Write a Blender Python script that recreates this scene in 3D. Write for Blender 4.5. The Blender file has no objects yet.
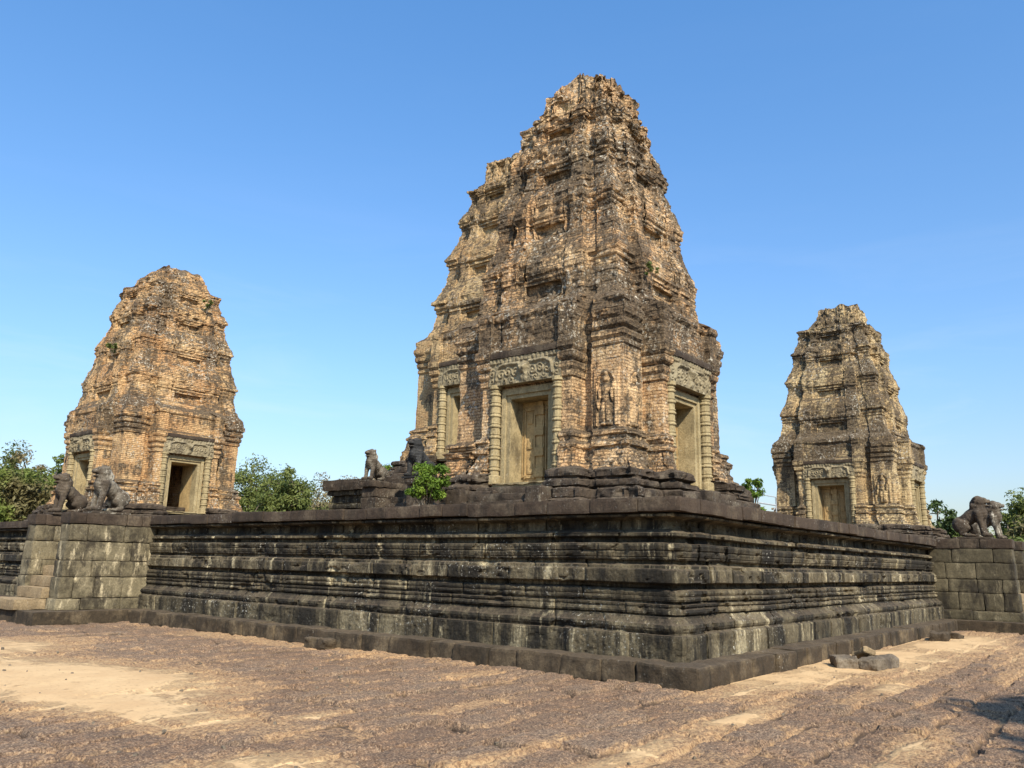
import bpy, math, random
import numpy as np
from mathutils import Matrix, Vector

SC = bpy.context.scene
C = SC.collection

# ------------------------------------------------------------------ camera
CP = (-11.126, -5.698, 1.6)
F, YAW, PITCH, ROLL = 810.28, 0.67754, 0.21936, 0.02176
_fw = Vector((math.cos(YAW) * math.cos(PITCH), math.sin(YAW) * math.cos(PITCH), math.sin(PITCH)))
_r = _fw.cross(Vector((0, 0, 1))).normalized()
_u = _r.cross(_fw)
_r2 = _r * math.cos(ROLL) + _u * math.sin(ROLL)
_u2 = -_r * math.sin(ROLL) + _u * math.cos(ROLL)
cd = bpy.data.cameras.new("camera")
cam = bpy.data.objects.new("camera", cd)
C.objects.link(cam)
M4 = Matrix((_r2, _u2, -_fw)).transposed().to_4x4()
M4.translation = Vector(CP)
cam.matrix_world = M4
cd.sensor_width = 36.0
cd.lens = F / 1024 * 36.0
cd.clip_end = 3000
cd.clip_start = 0.05
SC.camera = cam

# ------------------------------------------------------------------ sky, sun, exposure
SUN_EL = math.radians(42)
SUN_H = Vector((-0.52, -0.854)).normalized()
world = bpy.data.worlds.new("World")
SC.world = world
world.use_nodes = True
wn = world.node_tree
bg = wn.nodes["Background"]
sky = wn.nodes.new("ShaderNodeTexSky")
sky.sky_type = 'NISHITA'
sky.sun_disc = False
sky.sun_elevation = SUN_EL
sky.sun_rotation = math.atan2(SUN_H.x, SUN_H.y)
sky.altitude = 50
sky.air_density = 1.15
sky.dust_density = 1.4
sky.ozone_density = 3.0
tint = wn.nodes.new("ShaderNodeMix")
tint.data_type = 'RGBA'
tint.blend_type = 'MULTIPLY'
tint.inputs[0].default_value = 1.0
wtc = wn.nodes.new("ShaderNodeTexCoord")
wsep = wn.nodes.new("ShaderNodeSeparateXYZ")
wn.links.new(wtc.outputs["Generated"], wsep.inputs[0])
wr = wn.nodes.new("ShaderNodeValToRGB")
wr.color_ramp.elements[0].position = 0.0
wr.color_ramp.elements[0].color = (0.92, 0.84, 0.86, 1)
wr.color_ramp.elements[1].position = 0.62
wr.color_ramp.elements[1].color = (0.72, 1.14, 1.42, 1)
e_ = wr.color_ramp.elements.new(0.22)
e_.color = (0.84, 1.01, 1.16, 1)
wn.links.new(wsep.outputs[2], wr.inputs[0])
wn.links.new(wr.outputs[0], tint.inputs[7])
wn.links.new(sky.outputs[0], tint.inputs[6])
wmap = wn.nodes.new("ShaderNodeMapping")
wmap.inputs["Scale"].default_value = (1.6, 1.6, 9.0)
wn.links.new(wtc.outputs["Generated"], wmap.inputs[0])
wno = wn.nodes.new("ShaderNodeTexNoise")
wno.inputs["Scale"].default_value = 1.7
wno.inputs["Detail"].default_value = 7
wno.inputs["Roughness"].default_value = 0.62
wno.inputs["Distortion"].default_value = 0.6
wn.links.new(wmap.outputs[0], wno.inputs["Vector"])
wcr = wn.nodes.new("ShaderNodeValToRGB")
wcr.color_ramp.elements[0].position = 0.50
wcr.color_ramp.elements[0].color = (0, 0, 0, 1)
wcr.color_ramp.elements[1].position = 0.78
wcr.color_ramp.elements[1].color = (0.22, 0.22, 0.22, 1)
wn.links.new(wno.outputs[0], wcr.inputs[0])
wmx = wn.nodes.new("ShaderNodeMix")
wmx.data_type = 'RGBA'
wlo = wn.nodes.new("ShaderNodeValToRGB")
wlo.color_ramp.elements[0].position = 0.10
wlo.color_ramp.elements[0].color = (1, 1, 1, 1)
wlo.color_ramp.elements[1].position = 0.42
wlo.color_ramp.elements[1].color = (0.04, 0.04, 0.04, 1)
wn.links.new(wsep.outputs[2], wlo.inputs[0])
wmu = wn.nodes.new("ShaderNodeMath")
wmu.operation = 'MULTIPLY'
wn.links.new(wcr.outputs[0], wmu.inputs[0])
wn.links.new(wlo.outputs[0], wmu.inputs[1])
wn.links.new(wmu.outputs[0], wmx.inputs[0])
wn.links.new(tint.outputs[2], wmx.inputs[6])
wmx.inputs[7].default_value = (5.2, 5.6, 6.2, 1)
wn.links.new(wmx.outputs[2], bg.inputs[0])
bg.inputs[1].default_value = 0.125
sd = bpy.data.lights.new("sun", 'SUN')
sun = bpy.data.objects.new("sun", sd)
C.objects.link(sun)
sd.energy = 5.0
sd.angle = math.radians(0.55)
sd.color = (1.0, 0.92, 0.76)
sun.rotation_euler = Vector((SUN_H.x * math.cos(SUN_EL), SUN_H.y * math.cos(SUN_EL), math.sin(SUN_EL))).to_track_quat('Z', 'Y').to_euler()
SC.view_settings.view_transform = 'Standard'
SC.view_settings.look = 'None'
SC.view_settings.exposure = 0.58
SC.view_settings.gamma = 1.0

# ------------------------------------------------------------------ numpy helpers
U32 = np.uint32


def _hash(ix, iy, iz, seed):
    h = (ix.astype(np.int64) * 374761393 + iy.astype(np.int64) * 668265263 + iz.astype(np.int64) * 2147483647 + seed * 974711) & 0xFFFFFFFF
    h = ((h ^ (h >> 13)) * 1274126177) & 0xFFFFFFFF
    h = ((h ^ (h >> 16)) * 2246822519) & 0xFFFFFFFF
    h = h ^ (h >> 15)
    return (h & 0xFFFFFF) / float(0xFFFFFF)


def vnoise(P, seed=0):
    """smooth value noise, -1..1"""
    i = np.floor(P)
    f = P - i
    f = f * f * (3 - 2 * f)
    i = i.astype(np.int64)
    x, y, z = i[..., 0], i[..., 1], i[..., 2]
    fx, fy, fz = f[..., 0], f[..., 1], f[..., 2]
    def c(a, b, d): return _hash(x + a, y + b, z + d, seed)
    v = ((c(0, 0, 0) * (1 - fx) + c(1, 0, 0) * fx) * (1 - fy) + (c(0, 1, 0) * (1 - fx) + c(1, 1, 0) * fx) * fy) * (1 - fz) + \
        ((c(0, 0, 1) * (1 - fx) + c(1, 0, 1) * fx) * (1 - fy) + (c(0, 1, 1) * (1 - fx) + c(1, 1, 1) * fx) * fy) * fz
    return v * 2 - 1


def fbm(P, octv=4, seed=0):
    a, s, t = 1.0, 0.0, 0.0
    for k in range(octv):
        s = s + a * vnoise(P * (2.03 ** k) + 17.3 * k, seed + k * 13)
        t += a
        a *= 0.5
    return s / t


def sstep(a, b, x):
    t = np.clip((x - a) / (b - a), 0, 1)
    return t * t * (3 - 2 * t)


def mesh_np(name, V, Q, mat, parent=None, smooth=False, uv=None, attr=None, mats=None, midx=None):
    V = np.asarray(V, dtype=np.float32).reshape(-1, 3)
    Q = np.asarray(Q, dtype=np.int32)
    k = Q.shape[1]
    me = bpy.data.meshes.new(name)
    me.vertices.add(len(V))
    me.vertices.foreach_set("co", V.ravel())
    me.loops.add(Q.size)
    me.loops.foreach_set("vertex_index", Q.ravel())
    me.polygons.add(len(Q))
    me.polygons.foreach_set("loop_start", np.arange(0, Q.size, k, dtype=np.int32))
    me.polygons.foreach_set("loop_total", np.full(len(Q), k, dtype=np.int32))
    me.polygons.foreach_set("use_smooth", np.full(len(Q), smooth, dtype=bool))
    if attr is not None:
        for an, av in attr.items():
            a = me.attributes.new(an, 'FLOAT', 'POINT')
            a.data.foreach_set("value", np.asarray(av, dtype=np.float32).ravel())
    me.update(calc_edges=True)
    me.validate()
    for m in (mats or [mat]):
        me.materials.append(m)
    if midx is not None:
        me.polygons.foreach_set("material_index", np.asarray(midx, dtype=np.int32))
    o = bpy.data.objects.new(name, me)
    C.objects.link(o)
    if parent is not None:
        o.parent = parent
    return o


def thing(name, label, cat, loc=(0, 0, 0), rz=0.0, group=None, scale=1.0):
    o = bpy.data.objects.new(name, None)
    C.objects.link(o)
    o.location = loc
    o.rotation_euler = (0, 0, rz)
    o.scale = (scale, scale, scale)
    o.empty_display_size = 0.2
    return tag(o, label, cat, group)


def tag(o, label=None, cat=None, group=None, kind=None):
    if label: o["label"] = label
    if cat: o["category"] = cat
    if group: o["group"] = group
    if kind: o["kind"] = kind
    return o


def grid_quads(n, m, wrap=False):
    """n rows x m columns of vertices"""
    i = np.arange(n - 1)[:, None]
    j = np.arange(m if wrap else m - 1)[None, :]
    j2 = (j + 1) % m
    return np.stack([i * m + j, i * m + j2, (i + 1) * m + j2, (i + 1) * m + j], -1).reshape(-1, 4)


def grid_normals(V, wrap=True):
    if wrap:
        du = np.roll(V, -1, 1) - np.roll(V, 1, 1)
    else:
        du = np.gradient(V, axis=1)
    dz = np.gradient(V, axis=0)
    n = np.cross(du, dz)
    l = np.linalg.norm(n, axis=-1, keepdims=True)
    return n / np.maximum(l, 1e-9)


def smooth_grid(V, it=2, wrap=True):
    W = V.copy()
    for _ in range(it):
        if wrap:
            a = (np.roll(W, 1, 1) + np.roll(W, -1, 1)) / 2
        else:
            a = W.copy()
            a[:, 1:-1] = (W[:, 2:] + W[:, :-2]) / 2
        b = W.copy()
        b[1:-1] = (W[2:] + W[:-2]) / 2
        W = (a + b) / 2
    return W


class Geo:
    """collects pieces (verts, quads) into ONE mesh"""
    def __init__(self):
        self.V, self.Q, self.A, self.n = [], [], [], 0

    def add(self, V, Q, a=None):
        V = np.asarray(V, dtype=np.float64).reshape(-1, 3)
        self.V.append(V)
        self.Q.append(np.asarray(Q) + self.n)
        self.A.append(np.full(len(V), 0.5) if a is None else np.broadcast_to(np.asarray(a, float).ravel(), (len(V),)))
        self.n += len(V)
        return self

    def block(self, c, s, res=0.08, rnd=0.03, amp=0.012, seed=0, nfreq=4.0, rot=0.0, tilt=None):
        """worn stone block: rounded, subdivided and roughened; c centre, s full size"""
        s = np.array(s, float)
        h = s / 2
        n = np.clip(np.ceil(s / res).astype(int), 1, 60)
        Vs, Qs, off = [], [], 0
        for ax in range(3):
            a, b = (ax + 1) % 3, (ax + 2) % 3
            for sg in (-1, 1):
                ua = np.linspace(-1, 1, n[a] + 1)
                ub = np.linspace(-1, 1, n[b] + 1)
                A, B = np.meshgrid(ua, ub, indexing='ij')
                P = np.zeros(A.shape + (3,))
                P[..., a] = A * h[a]
                P[..., b] = B * h[b]
                P[..., ax] = sg * h[ax]
                q = grid_quads(n[a] + 1, n[b] + 1)
                if sg > 0:
                    pass
                else:
                    q = q[:, ::-1]
                Vs.append(P.reshape(-1, 3))
                Qs.append(q + off)
                off += P.size // 3
        V = np.concatenate(Vs)
        Q = np.concatenate(Qs)
        r = min(rnd, h.min() * 0.9)
        if r > 0:
            inner = np.clip(V, -(h - r), h - r)
            d = V - inner
            l = np.linalg.norm(d, axis=1, keepdims=True)
            V = inner + d / np.maximum(l, 1e-9) * r
        if rot or tilt:
            R = (Matrix.Rotation(rot, 3, 'Z') @ Matrix.Rotation((tilt or (0, 0))[0], 3, 'X') @ Matrix.Rotation((tilt or (0, 0))[1], 3, 'Y'))
            V = V @ np.array(R).T
        V = V + np.array(c, float)
        if amp:
            D = np.stack([fbm(V * nfreq + 31.7 * k, 3, seed + 50 * k) for k in range(3)], -1)
            V = V + D * amp * 1.6
        return self.add(V, Q, [random.Random(seed * 7919 + int(c[0] * 911) + int(c[1] * 577) + int(c[2] * 313)).random()])

    def lathe(self, prof, c, n=16, power=None):
        """prof [(r,z)]"""
        a = np.linspace(0, 2 * math.pi, n, endpoint=False)
        prof = np.array(prof)
        V = np.stack([prof[:, :1] * np.cos(a)[None], prof[:, :1] * np.sin(a)[None], np.repeat(prof[:, 1:2], n, 1)], -1) + np.array(c)
        return self.add(V, grid_quads(len(prof), n, True))

    def tube(self, pts, rad, n=7):
        pts = np.array(pts, float)
        rad = np.broadcast_to(np.array(rad, float), (len(pts),))
        t = np.gradient(pts, axis=0)
        t /= np.maximum(np.linalg.norm(t, axis=1, keepdims=True), 1e-9)
        ref = np.array([0.31, 0.2, 0.93]) if abs(t[0][2]) < 0.8 else np.array([0.9, 0.35, 0.1])
        s = np.cross(t, ref)
        s /= np.linalg.norm(s, axis=1, keepdims=True)
        w = np.cross(s, t)
        a = np.linspace(0, 2 * math.pi, n, endpoint=False)
        V = pts[:, None] + rad[:, None, None] * (s[:, None] * np.cos(a)[None, :, None] + w[:, None] * np.sin(a)[None, :, None])
        return self.add(V, grid_quads(len(pts), n, True))

    def build(self, name, mat, parent=None, smooth=False, **k):
        return mesh_np(name, np.concatenate(self.V), np.concatenate(self.Q), mat, parent, smooth, attr={"blk": np.concatenate(self.A)}, **k)


# ------------------------------------------------------------------ materials
class NT:
    def __init__(self, name):
        self.m = bpy.data.materials.new(name)
        self.m.use_nodes = True
        self.t = self.m.node_tree
        self.b = self.t.nodes["Principled BSDF"]
        self.b.inputs["Roughness"].default_value = 0.9
        if "Specular IOR Level" in self.b.inputs:
            self.b.inputs["Specular IOR Level"].default_value = 0.25
        self.tc = self.t.nodes.new("ShaderNodeTexCoord")
        self.obj = self.tc.outputs["Object"]

    def n(self, typ, **kw):
        nd = self.t.nodes.new("ShaderNode" + typ)
        for k, v in kw.items():
            if k.startswith("_"):
                setattr(nd, k[1:], v)
                continue
            key = int(k[1:]) if k[0] == "i" and k[1:].isdigit() else k.replace("__", " ")
            s = nd.inputs[key]
            if hasattr(v, "is_output"):
                self.t.links.new(v, s)
            else:
                s.default_value = v
        return nd

    def mapping(self, vec, scale=(1, 1, 1), loc=(0, 0, 0)):
        return self.n("Mapping", Vector=vec, Scale=scale, Location=loc).outputs[0]

    def noise(self, vec, scale, detail=4, rough=0.55, dist=0.0):
        return self.n("TexNoise", Vector=vec, Scale=scale, Detail=detail, Roughness=rough, Distortion=dist).outputs[0]

    def ramp(self, fac, stops, interp='LINEAR'):
        nd = self.t.nodes.new("ShaderNodeValToRGB")
        self.t.links.new(fac, nd.inputs[0])
        cr = nd.color_ramp
        cr.interpolation = interp
        while len(cr.elements) < len(stops):
            cr.elements.new(0.5)
        for e, (p, c) in zip(cr.elements, stops):
            e.position = p
            e.color = (c, c, c, 1) if isinstance(c, (int, float)) else (*c, 1)
        return nd.outputs[0]

    def mix(self, fac, a, b, blend='MIX'):
        nd = self.t.nodes.new("ShaderNodeMix")
        nd.data_type = 'RGBA'
        nd.blend_type = blend
        for s, v in ((nd.inputs[0], fac), (nd.inputs[6], a), (nd.inputs[7], b)):
            if hasattr(v, "is_output"):
                self.t.links.new(v, s)
            else:
                s.default_value = v if isinstance(v, (int, float)) else (*v, 1)
        return nd.outputs[2]

    def math(self, op, a, b=0.0, clamp=False):
        nd = self.t.nodes.new("ShaderNodeMath")
        nd.operation = op
        nd.use_clamp = clamp
        for s, v in ((nd.inputs[0], a), (nd.inputs[1], b)):
            if hasattr(v, "is_output"):
                self.t.links.new(v, s)
            else:
                s.default_value = v
        return nd.outputs[0]

    def sep(self, vec):
        return self.n("SeparateXYZ", Vector=vec).outputs

    def bump(self, h, strength, dist, normal=None):
        nd = self.n("Bump", Height=h, Strength=strength, Distance=dist)
        if normal is not None:
            self.t.links.new(normal, nd.inputs["Normal"])
        return nd.outputs[0]

    def out(self, col, nrm=None, rough=None):
        self.t.links.new(col, self.b.inputs["Base Color"])
        if nrm is not None:
            self.t.links.new(nrm, self.b.inputs["Normal"])
        return self.m


def mat_brick(name, c1, c2, pale, dark_amt=0.5, white_amt=0.5, seed=0.0, band=0.0, kz=1.0):
    n = NT(name)
    P = n.mapping(n.obj, loc=(seed, seed * 0.7, seed * 0.3))
    x, y, z = n.sep(n.obj)
    wob = n.noise(P, 1.7, 2)
    u = n.math('ADD', n.math('ADD', x, y), n.math('MULTIPLY', wob, 0.12))
    zz = n.math('ADD', z, n.math('MULTIPLY', n.noise(P, 0.9, 2), 0.05))
    bv = n.n("CombineXYZ", X=u, Y=zz).outputs[0]
    br = n.n("TexBrick", Vector=bv, Color1=(*c1, 1), Color2=(*c2, 1), Mortar=(c2[0] * .22, c2[1] * .19, c2[2] * .17, 1), Scale=1.0,
             **{"Mortar__Size": 0.008, "Mortar__Smooth": 0.4, "Bias": -0.1, "Brick__Width": 0.25, "Row__Height": 0.068})
    fine = n.noise(P, 16.0, 5, 0.7)
    grit = n.noise(P, 42.0, 3, 0.6)
    col = n.mix(n.ramp(n.noise(P, 0.75, 5, 0.6), [(0.40, 0.0), (0.62, 0.8)]), br.outputs[0], pale)
    col = n.mix(n.math('MULTIPLY', br.outputs[1], n.ramp(n.noise(P, 1.9, 4, 0.6), [(0.35, 0.1), (0.65, 0.7)])), col, (c2[0] * .28, c2[1] * .24, c2[2] * .20))
    col = n.mix(n.ramp(n.noise(P, 2.6, 6, 0.7), [(0.40, 0.0), (0.72, 0.55)]), col, (c1[0] * 0.66, c1[1] * 0.54, c1[2] * 0.46))
    col = n.mix(n.ramp(grit, [(0.36, 0.6), (0.50, 0.0)]), col, (c2[0] * .4, c2[1] * .36, c2[2] * .32))
    col = n.mix(n.ramp(fine, [(0.36, 0.55), (0.5, 0.0)]), col, (0.11, 0.072, 0.045))
    col = n.mix(n.ramp(grit, [(0.56, 0.0), (0.68, 0.5)]), col, tuple(min(1, k * 1.25) for k in pale))
    # dark lichen: streaks running down and crusts on faces that look up
    g = n.n("NewGeometry")
    nz = n.sep(g.outputs["Normal"])[2]
    up = n.math('MULTIPLY', n.math('MAXIMUM', nz, 0.0), 0.30)
    st = n.noise(n.mapping(P, scale=(2.8, 2.8, 0.42)), 1.0, 7, 0.70)
    ban = n.noise(n.mapping(P, scale=(0.5, 0.5, 1.9)), 1.0, 6, 0.66)
    dk = n.math('ADD', n.math('ADD', n.math('MULTIPLY', st, 0.66), n.math('MULTIPLY', ban, 0.45)), up)
    dk = n.math('ADD', dk, n.math('MULTIPLY', n.math('SUBTRACT', n.noise(P, 9.0, 6, 0.75), 0.5), 0.45))
    dk = n.math('ADD', dk, n.math('MULTIPLY', n.math('SUBTRACT', n.noise(P, 0.42, 3, 0.6), 0.5), 0.46))
    zb = n.math('DIVIDE', z, 11.0 * kz)
    dk = n.math('ADD', dk, n.math('MULTIPLY', n.ramp(zb, [(0.30, 0.0), (0.335, 1.0), (0.39, 1.0), (0.47, 0.25), (0.6, 0.35), (0.9, 0.0)]), band))
    lo = 0.67 - 0.16 * dark_amt
    dm = n.ramp(dk, [(lo, 0.0), (lo + 0.10, 0.93)])
    crust = n.mix(n.ramp(fine, [(0.38, 0.0), (0.64, 1.0)]), (0.026, 0.019, 0.013), (0.120, 0.083, 0.050))
    crust = n.mix(n.ramp(grit, [(0.56, 0.0), (0.70, 0.6)]), crust, (0.28, 0.215, 0.14))
    col = n.mix(dm, col, crust)
    # white and grey lichen spots
    sp = n.noise(P, 13.0, 5, 0.65)
    zone = n.noise(P, 1.1, 3, 0.6)
    wm = n.math('MULTIPLY', n.ramp(sp, [(0.55, 0.0), (0.62, 1.0)]), n.ramp(zone, [(0.53 - 0.10 * white_amt, 0.0), (0.64, 0.85 * min(1, white_amt + .3))]))
    col = n.mix(wm, col, (0.56, 0.50, 0.40))
    h = n.math('ADD', n.math('MULTIPLY', br.outputs[1], -1.0), n.math('ADD', n.math('MULTIPLY', fine, 0.9), n.math('MULTIPLY', grit, 0.4)))
    nr = n.bump(h, 0.85, 0.035)
    return n.out(col, nr)


def mat_stone(name, base, dark, pale, dark_amt=0.5, pale_amt=0.4, seed=0.0, stretch=0.25, white=0.2, bump=0.5, blk=0.5, moss=(0.125, 0.09, 0.06), zs=0.9):
    n = NT(name)
    P = n.mapping(n.obj, loc=(seed, seed * 1.3, seed * 0.5))
    bt = n.n("Attribute", _attribute_name="blk").outputs["Fac"]
    big = n.noise(P, zs, 5, 0.6)
    fine = n.noise(P, 24.0, 6, 0.75)
    mid = n.noise(P, 5.0, 6, 0.7)
    b2 = tuple(c * 0.55 for c in base)
    col = n.mix(n.ramp(mid, [(0.3, 0.0), (0.7, 1.0)]), base, b2)
    col = n.mix(n.math('MULTIPLY', n.ramp(bt, [(0.45, 0.0), (1.0, 1.0)]), blk), col, tuple(min(1, c * 2.0) for c in base))
    # broad lichen films, then runs of dark and pale stain down the face
    col = n.mix(n.ramp(n.noise(P, 1.6, 5, 0.65), [(0.50, 0.0), (0.68, 0.55)]), col, tuple((a + b) / 2 for a, b in zip(base, pale)))
    bo = n.math('MULTIPLY', n.math('SUBTRACT', bt, 0.5), -0.16 * blk)
    st = n.math('ADD', n.noise(n.mapping(P, scale=(1.0, 1.0, stretch)), 2.4, 7, 0.72), bo)
    lo = 0.64 - 0.22 * dark_amt
    col = n.mix(n.ramp(st, [(lo, 0.0), (lo + 0.12, 0.92)]), col, dark)
    st2 = n.math('SUBTRACT', n.noise(n.mapping(P, scale=(1.0, 1.0, stretch * 0.55), loc=(9.1, 4.2, 3.3)), 3.4, 7, 0.72), bo)
    lo2 = 0.68 - 0.16 * pale_amt
    col = n.mix(n.math('MULTIPLY', n.ramp(st2, [(lo2, 0.0), (lo2 + 0.09, 0.9)]), n.ramp(mid, [(0.3, 0.35), (0.55, 1.0)])), col, pale)
    g = n.n("NewGeometry")
    nz = n.sep(g.outputs["Normal"])[2]
    upm = n.math('MULTIPLY', n.ramp(nz, [(0.55, 0.0), (0.9, 0.6)]), n.ramp(mid, [(0.3, 0.3), (0.6, 1.0)]))
    col = n.mix(upm, col, moss)
    sp = n.noise(P, 21.0, 4, 0.6)
    wm = n.math('MULTIPLY', n.ramp(sp, [(0.60, 0.0), (0.67, 1.0)]), n.ramp(big, [(0.56 - 0.1 * white, 0.0), (0.68, min(1.0, white * 1.4))]))
    col = n.mix(wm, col, (0.52, 0.49, 0.42))
    col = n.mix(n.ramp(fine, [(0.3, 0.6), (0.6, 0.0)]), col, tuple(c * 0.6 for c in dark))
    h = n.math('ADD', n.math('MULTIPLY', fine, 0.8), n.math('MULTIPLY', mid, 0.9))
    return n.out(col, n.bump(h, bump, 0.03))


def mat_plain(name, c1, c2, scale=6.0, bump=0.25, rough=0.85):
    n = NT(name)
    a = n.noise(n.obj, scale, 6, 0.65)
    col = n.mix(n.ramp(a, [(0.32, 0.0), (0.68, 1.0)]), c1, c2)
    st = n.noise(n.mapping(n.obj, scale=(1, 1, 0.2)), scale * .6, 5, 0.6)
    col = n.mix(n.ramp(st, [(0.5, 0.0), (0.72, 0.5)]), col, tuple(c * .45 for c in c2))
    n.b.inputs["Roughness"].default_value = rough
    return n.out(col, n.bump(a, bump, 0.02))


def mat_leaf(name, c1, c2, c3=None, nscale=0.6, trans=0.35):
    n = NT(name)
    a = n.noise(n.obj, nscale, 3, 0.6)
    w = n.n("TexWhiteNoise", Vector=n.mapping(n.obj, scale=(7, 7, 7))).outputs[0]
    f = n.math('ADD', n.math('MULTIPLY', a, 0.7), n.math('MULTIPLY', n.noise(n.obj, 7.0, 2), 0.3))
    col = n.mix(n.ramp(f, [(0.38, 0.0), (0.62, 1.0)]), c1, c2)
    if c3:
        col = n.mix(n.ramp(n.noise(n.mapping(n.obj, loc=(5, 3, 8)), nscale * 0.8, 3), [(0.52, 0.0), (0.62, 0.85)]), col, c3)
    n.t.links.new(col, n.b.inputs["Base Color"])
    n.b.inputs["Roughness"].default_value = 0.6
    tr = n.n("BsdfTranslucent", Color=col)
    ms = n.n("MixShader", Fac=trans)
    out = n.t.nodes["Material Output"]
    n.t.links.new(n.b.outputs[0], ms.inputs[1])
    n.t.links.new(tr.outputs[0], ms.inputs[2])
    n.t.links.new(ms.outputs[0], out.inputs[0])
    return n.m


def mat_ground(name):
    n = NT(name)
    P = n.obj
    at = n.n("Attribute", _attribute_name="sand").outputs["Fac"]
    dt = n.n("Attribute", _attribute_name="dirt").outputs["Fac"]
    bt = n.n("Attribute", _attribute_name="tone").outputs["Fac"]
    spk = n.noise(P, 55.0, 3, 0.6)
    fine = n.noise(P, 24.0, 5, 0.7)
    grit = n.noise(P, 9.0, 6, 0.72)
    mid = n.noise(P, 2.4, 6, 0.7)
    lat = n.mix(n.ramp(bt, [(0.0, 0.0), (1.0, 1.0)]), (0.165, 0.100, 0.062), (0.245, 0.168, 0.112))
    lat = n.mix(n.ramp(mid, [(0.42, 0.0), (0.62, 0.7)]), lat, (0.33, 0.190, 0.105))
    lat = n.mix(n.ramp(grit, [(0.36, 0.75), (0.50, 0.0)]), lat, (0.135, 0.085, 0.058))
    lat = n.mix(n.ramp(fine, [(0.38, 0.8), (0.50, 0.0)]), lat, (0.100, 0.064, 0.045))
    lat = n.mix(n.ramp(spk, [(0.55, 0.0), (0.66, 0.75)]), lat, (0.45, 0.315, 0.195))
    lat = n.mix(n.ramp(spk, [(0.38, 0.85), (0.48, 0.0)]), lat, (0.070, 0.044, 0.031))
    dirt = n.mix(n.ramp(fine, [(0.40, 0.0), (0.58, 1.0)]), (0.24, 0.138, 0.074), (0.46, 0.290, 0.150))
    dirt = n.mix(n.ramp(spk, [(0.36, 0.7), (0.45, 0.0)]), dirt, (0.16, 0.095, 0.055))
    snd = n.mix(n.ramp(n.noise(P, 1.3, 5, 0.6), [(0.35, 0.0), (0.65, 1.0)]), (0.57, 0.385, 0.205), (0.48, 0.31, 0.16))
    snd = n.mix(n.ramp(fine, [(0.34, 0.45), (0.48, 0.0)]), snd, (0.40, 0.26, 0.135))
    jit = n.math('ADD', n.math('MULTIPLY', n.math('SUBTRACT', grit, 0.5), 1.5), n.math('MULTIPLY', n.math('SUBTRACT', fine, 0.5), 1.5))
    col = n.mix(n.ramp(n.math('ADD', dt, jit), [(0.25, 0.0), (0.85, 0.95)]), lat, dirt)
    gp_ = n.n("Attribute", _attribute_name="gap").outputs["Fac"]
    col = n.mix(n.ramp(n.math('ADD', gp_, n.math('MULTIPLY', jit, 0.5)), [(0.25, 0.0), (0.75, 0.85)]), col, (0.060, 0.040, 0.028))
    sm = n.ramp(n.math('ADD', at, n.math('MULTIPLY', jit, 0.75)), [(0.25, 0.0), (0.85, 1.0)])
    col = n.mix(sm, col, snd)
    h = n.math('ADD', n.math('ADD', n.math('MULTIPLY', fine, 1.0), n.math('MULTIPLY', spk, 0.45)), n.math('MULTIPLY', grit, 1.5))
    hh = n.math('MULTIPLY', h, n.math('SUBTRACT', 1.0, n.math('MULTIPLY', sm, 0.8)))
    n.b.inputs["Roughness"].default_value = 0.95
    return n.out(col, n.bump(hh, 0.8, 0.04))


BRICK_MAIN = mat_brick("brick main", (0.57, 0.345, 0.17), (0.42, 0.235, 0.112), (0.69, 0.49, 0.275), 0.86, 1.0, 0.0, 0.09, 0.968)
BRICK_WEST = mat_brick("brick orange", (0.59, 0.335, 0.150), (0.45, 0.245, 0.11), (0.68, 0.475, 0.245), 0.57, 0.9, 11.0, 0.06, 0.955)
BRICK_EAST = mat_brick("brick tan", (0.55, 0.385, 0.195), (0.43, 0.29, 0.145), (0.66, 0.515, 0.285), 0.78, 0.8, 23.0, 0.07, 0.94)
BRICK_MID = mat_brick("brick centre", (0.52, 0.34, 0.165), (0.40, 0.25, 0.125), (0.60, 0.44, 0.235), 0.64, 0.5, 37.0)
WALL_STONE = mat_stone("terrace stone", (0.094, 0.074, 0.044), (0.014, 0.0115, 0.0085), (0.52, 0.43, 0.265), 0.90, 0.60, 0.0, 0.16, 0.8, 0.8, 0.55)
COPING_STONE = mat_stone("coping stone", (0.068, 0.046, 0.031), (0.026, 0.019, 0.014), (0.32, 0.25, 0.165), 0.5, 0.10, 5.0, 0.3, 0.5, 0.6, 0.25)
PLINTH_STONE = mat_stone("plinth stone", (0.066, 0.047, 0.029), (0.022, 0.017, 0.011), (0.46, 0.34, 0.20), 0.55, 0.22, 8.0, 0.35, 0.25, 0.6, 0.3)
ASHLAR = mat_stone("pier stone", (0.175, 0.142, 0.085), (0.038, 0.030, 0.020), (0.60, 0.49, 0.31), 0.72, 0.85, 13.0, 0.55, 0.2, 0.5, 0.35)
ASHLAR_DARK = mat_stone("dark pier stone", (0.105, 0.085, 0.050), (0.030, 0.024, 0.017), (0.34, 0.28, 0.175), 0.66, 0.42, 3.0, 0.4, 0.2, 0.5, 0.35)
TOWER_BASE = mat_stone("tower base stone", (0.078, 0.055, 0.037), (0.022, 0.016, 0.012), (0.42, 0.35, 0.25), 0.55, 0.30, 2.0, 0.6, 1.0, 0.8, 0.3)
STEP_STONE = mat_stone("step stone", (0.32, 0.230, 0.130), (0.12, 0.085, 0.05), (0.50, 0.38, 0.23), 0.3, 0.3, 1.0, 0.7, 0.2, 0.5, 0.3, (0.36, 0.25, 0.14))
SAND_STONE = mat_stone("door sandstone", (0.54, 0.375, 0.175), (0.22, 0.145, 0.07), (0.64, 0.48, 0.25), 0.40, 0.3, 2.0, 0.35, 0.1, 0.3, 0.1, (0.42, 0.31, 0.17))
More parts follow.
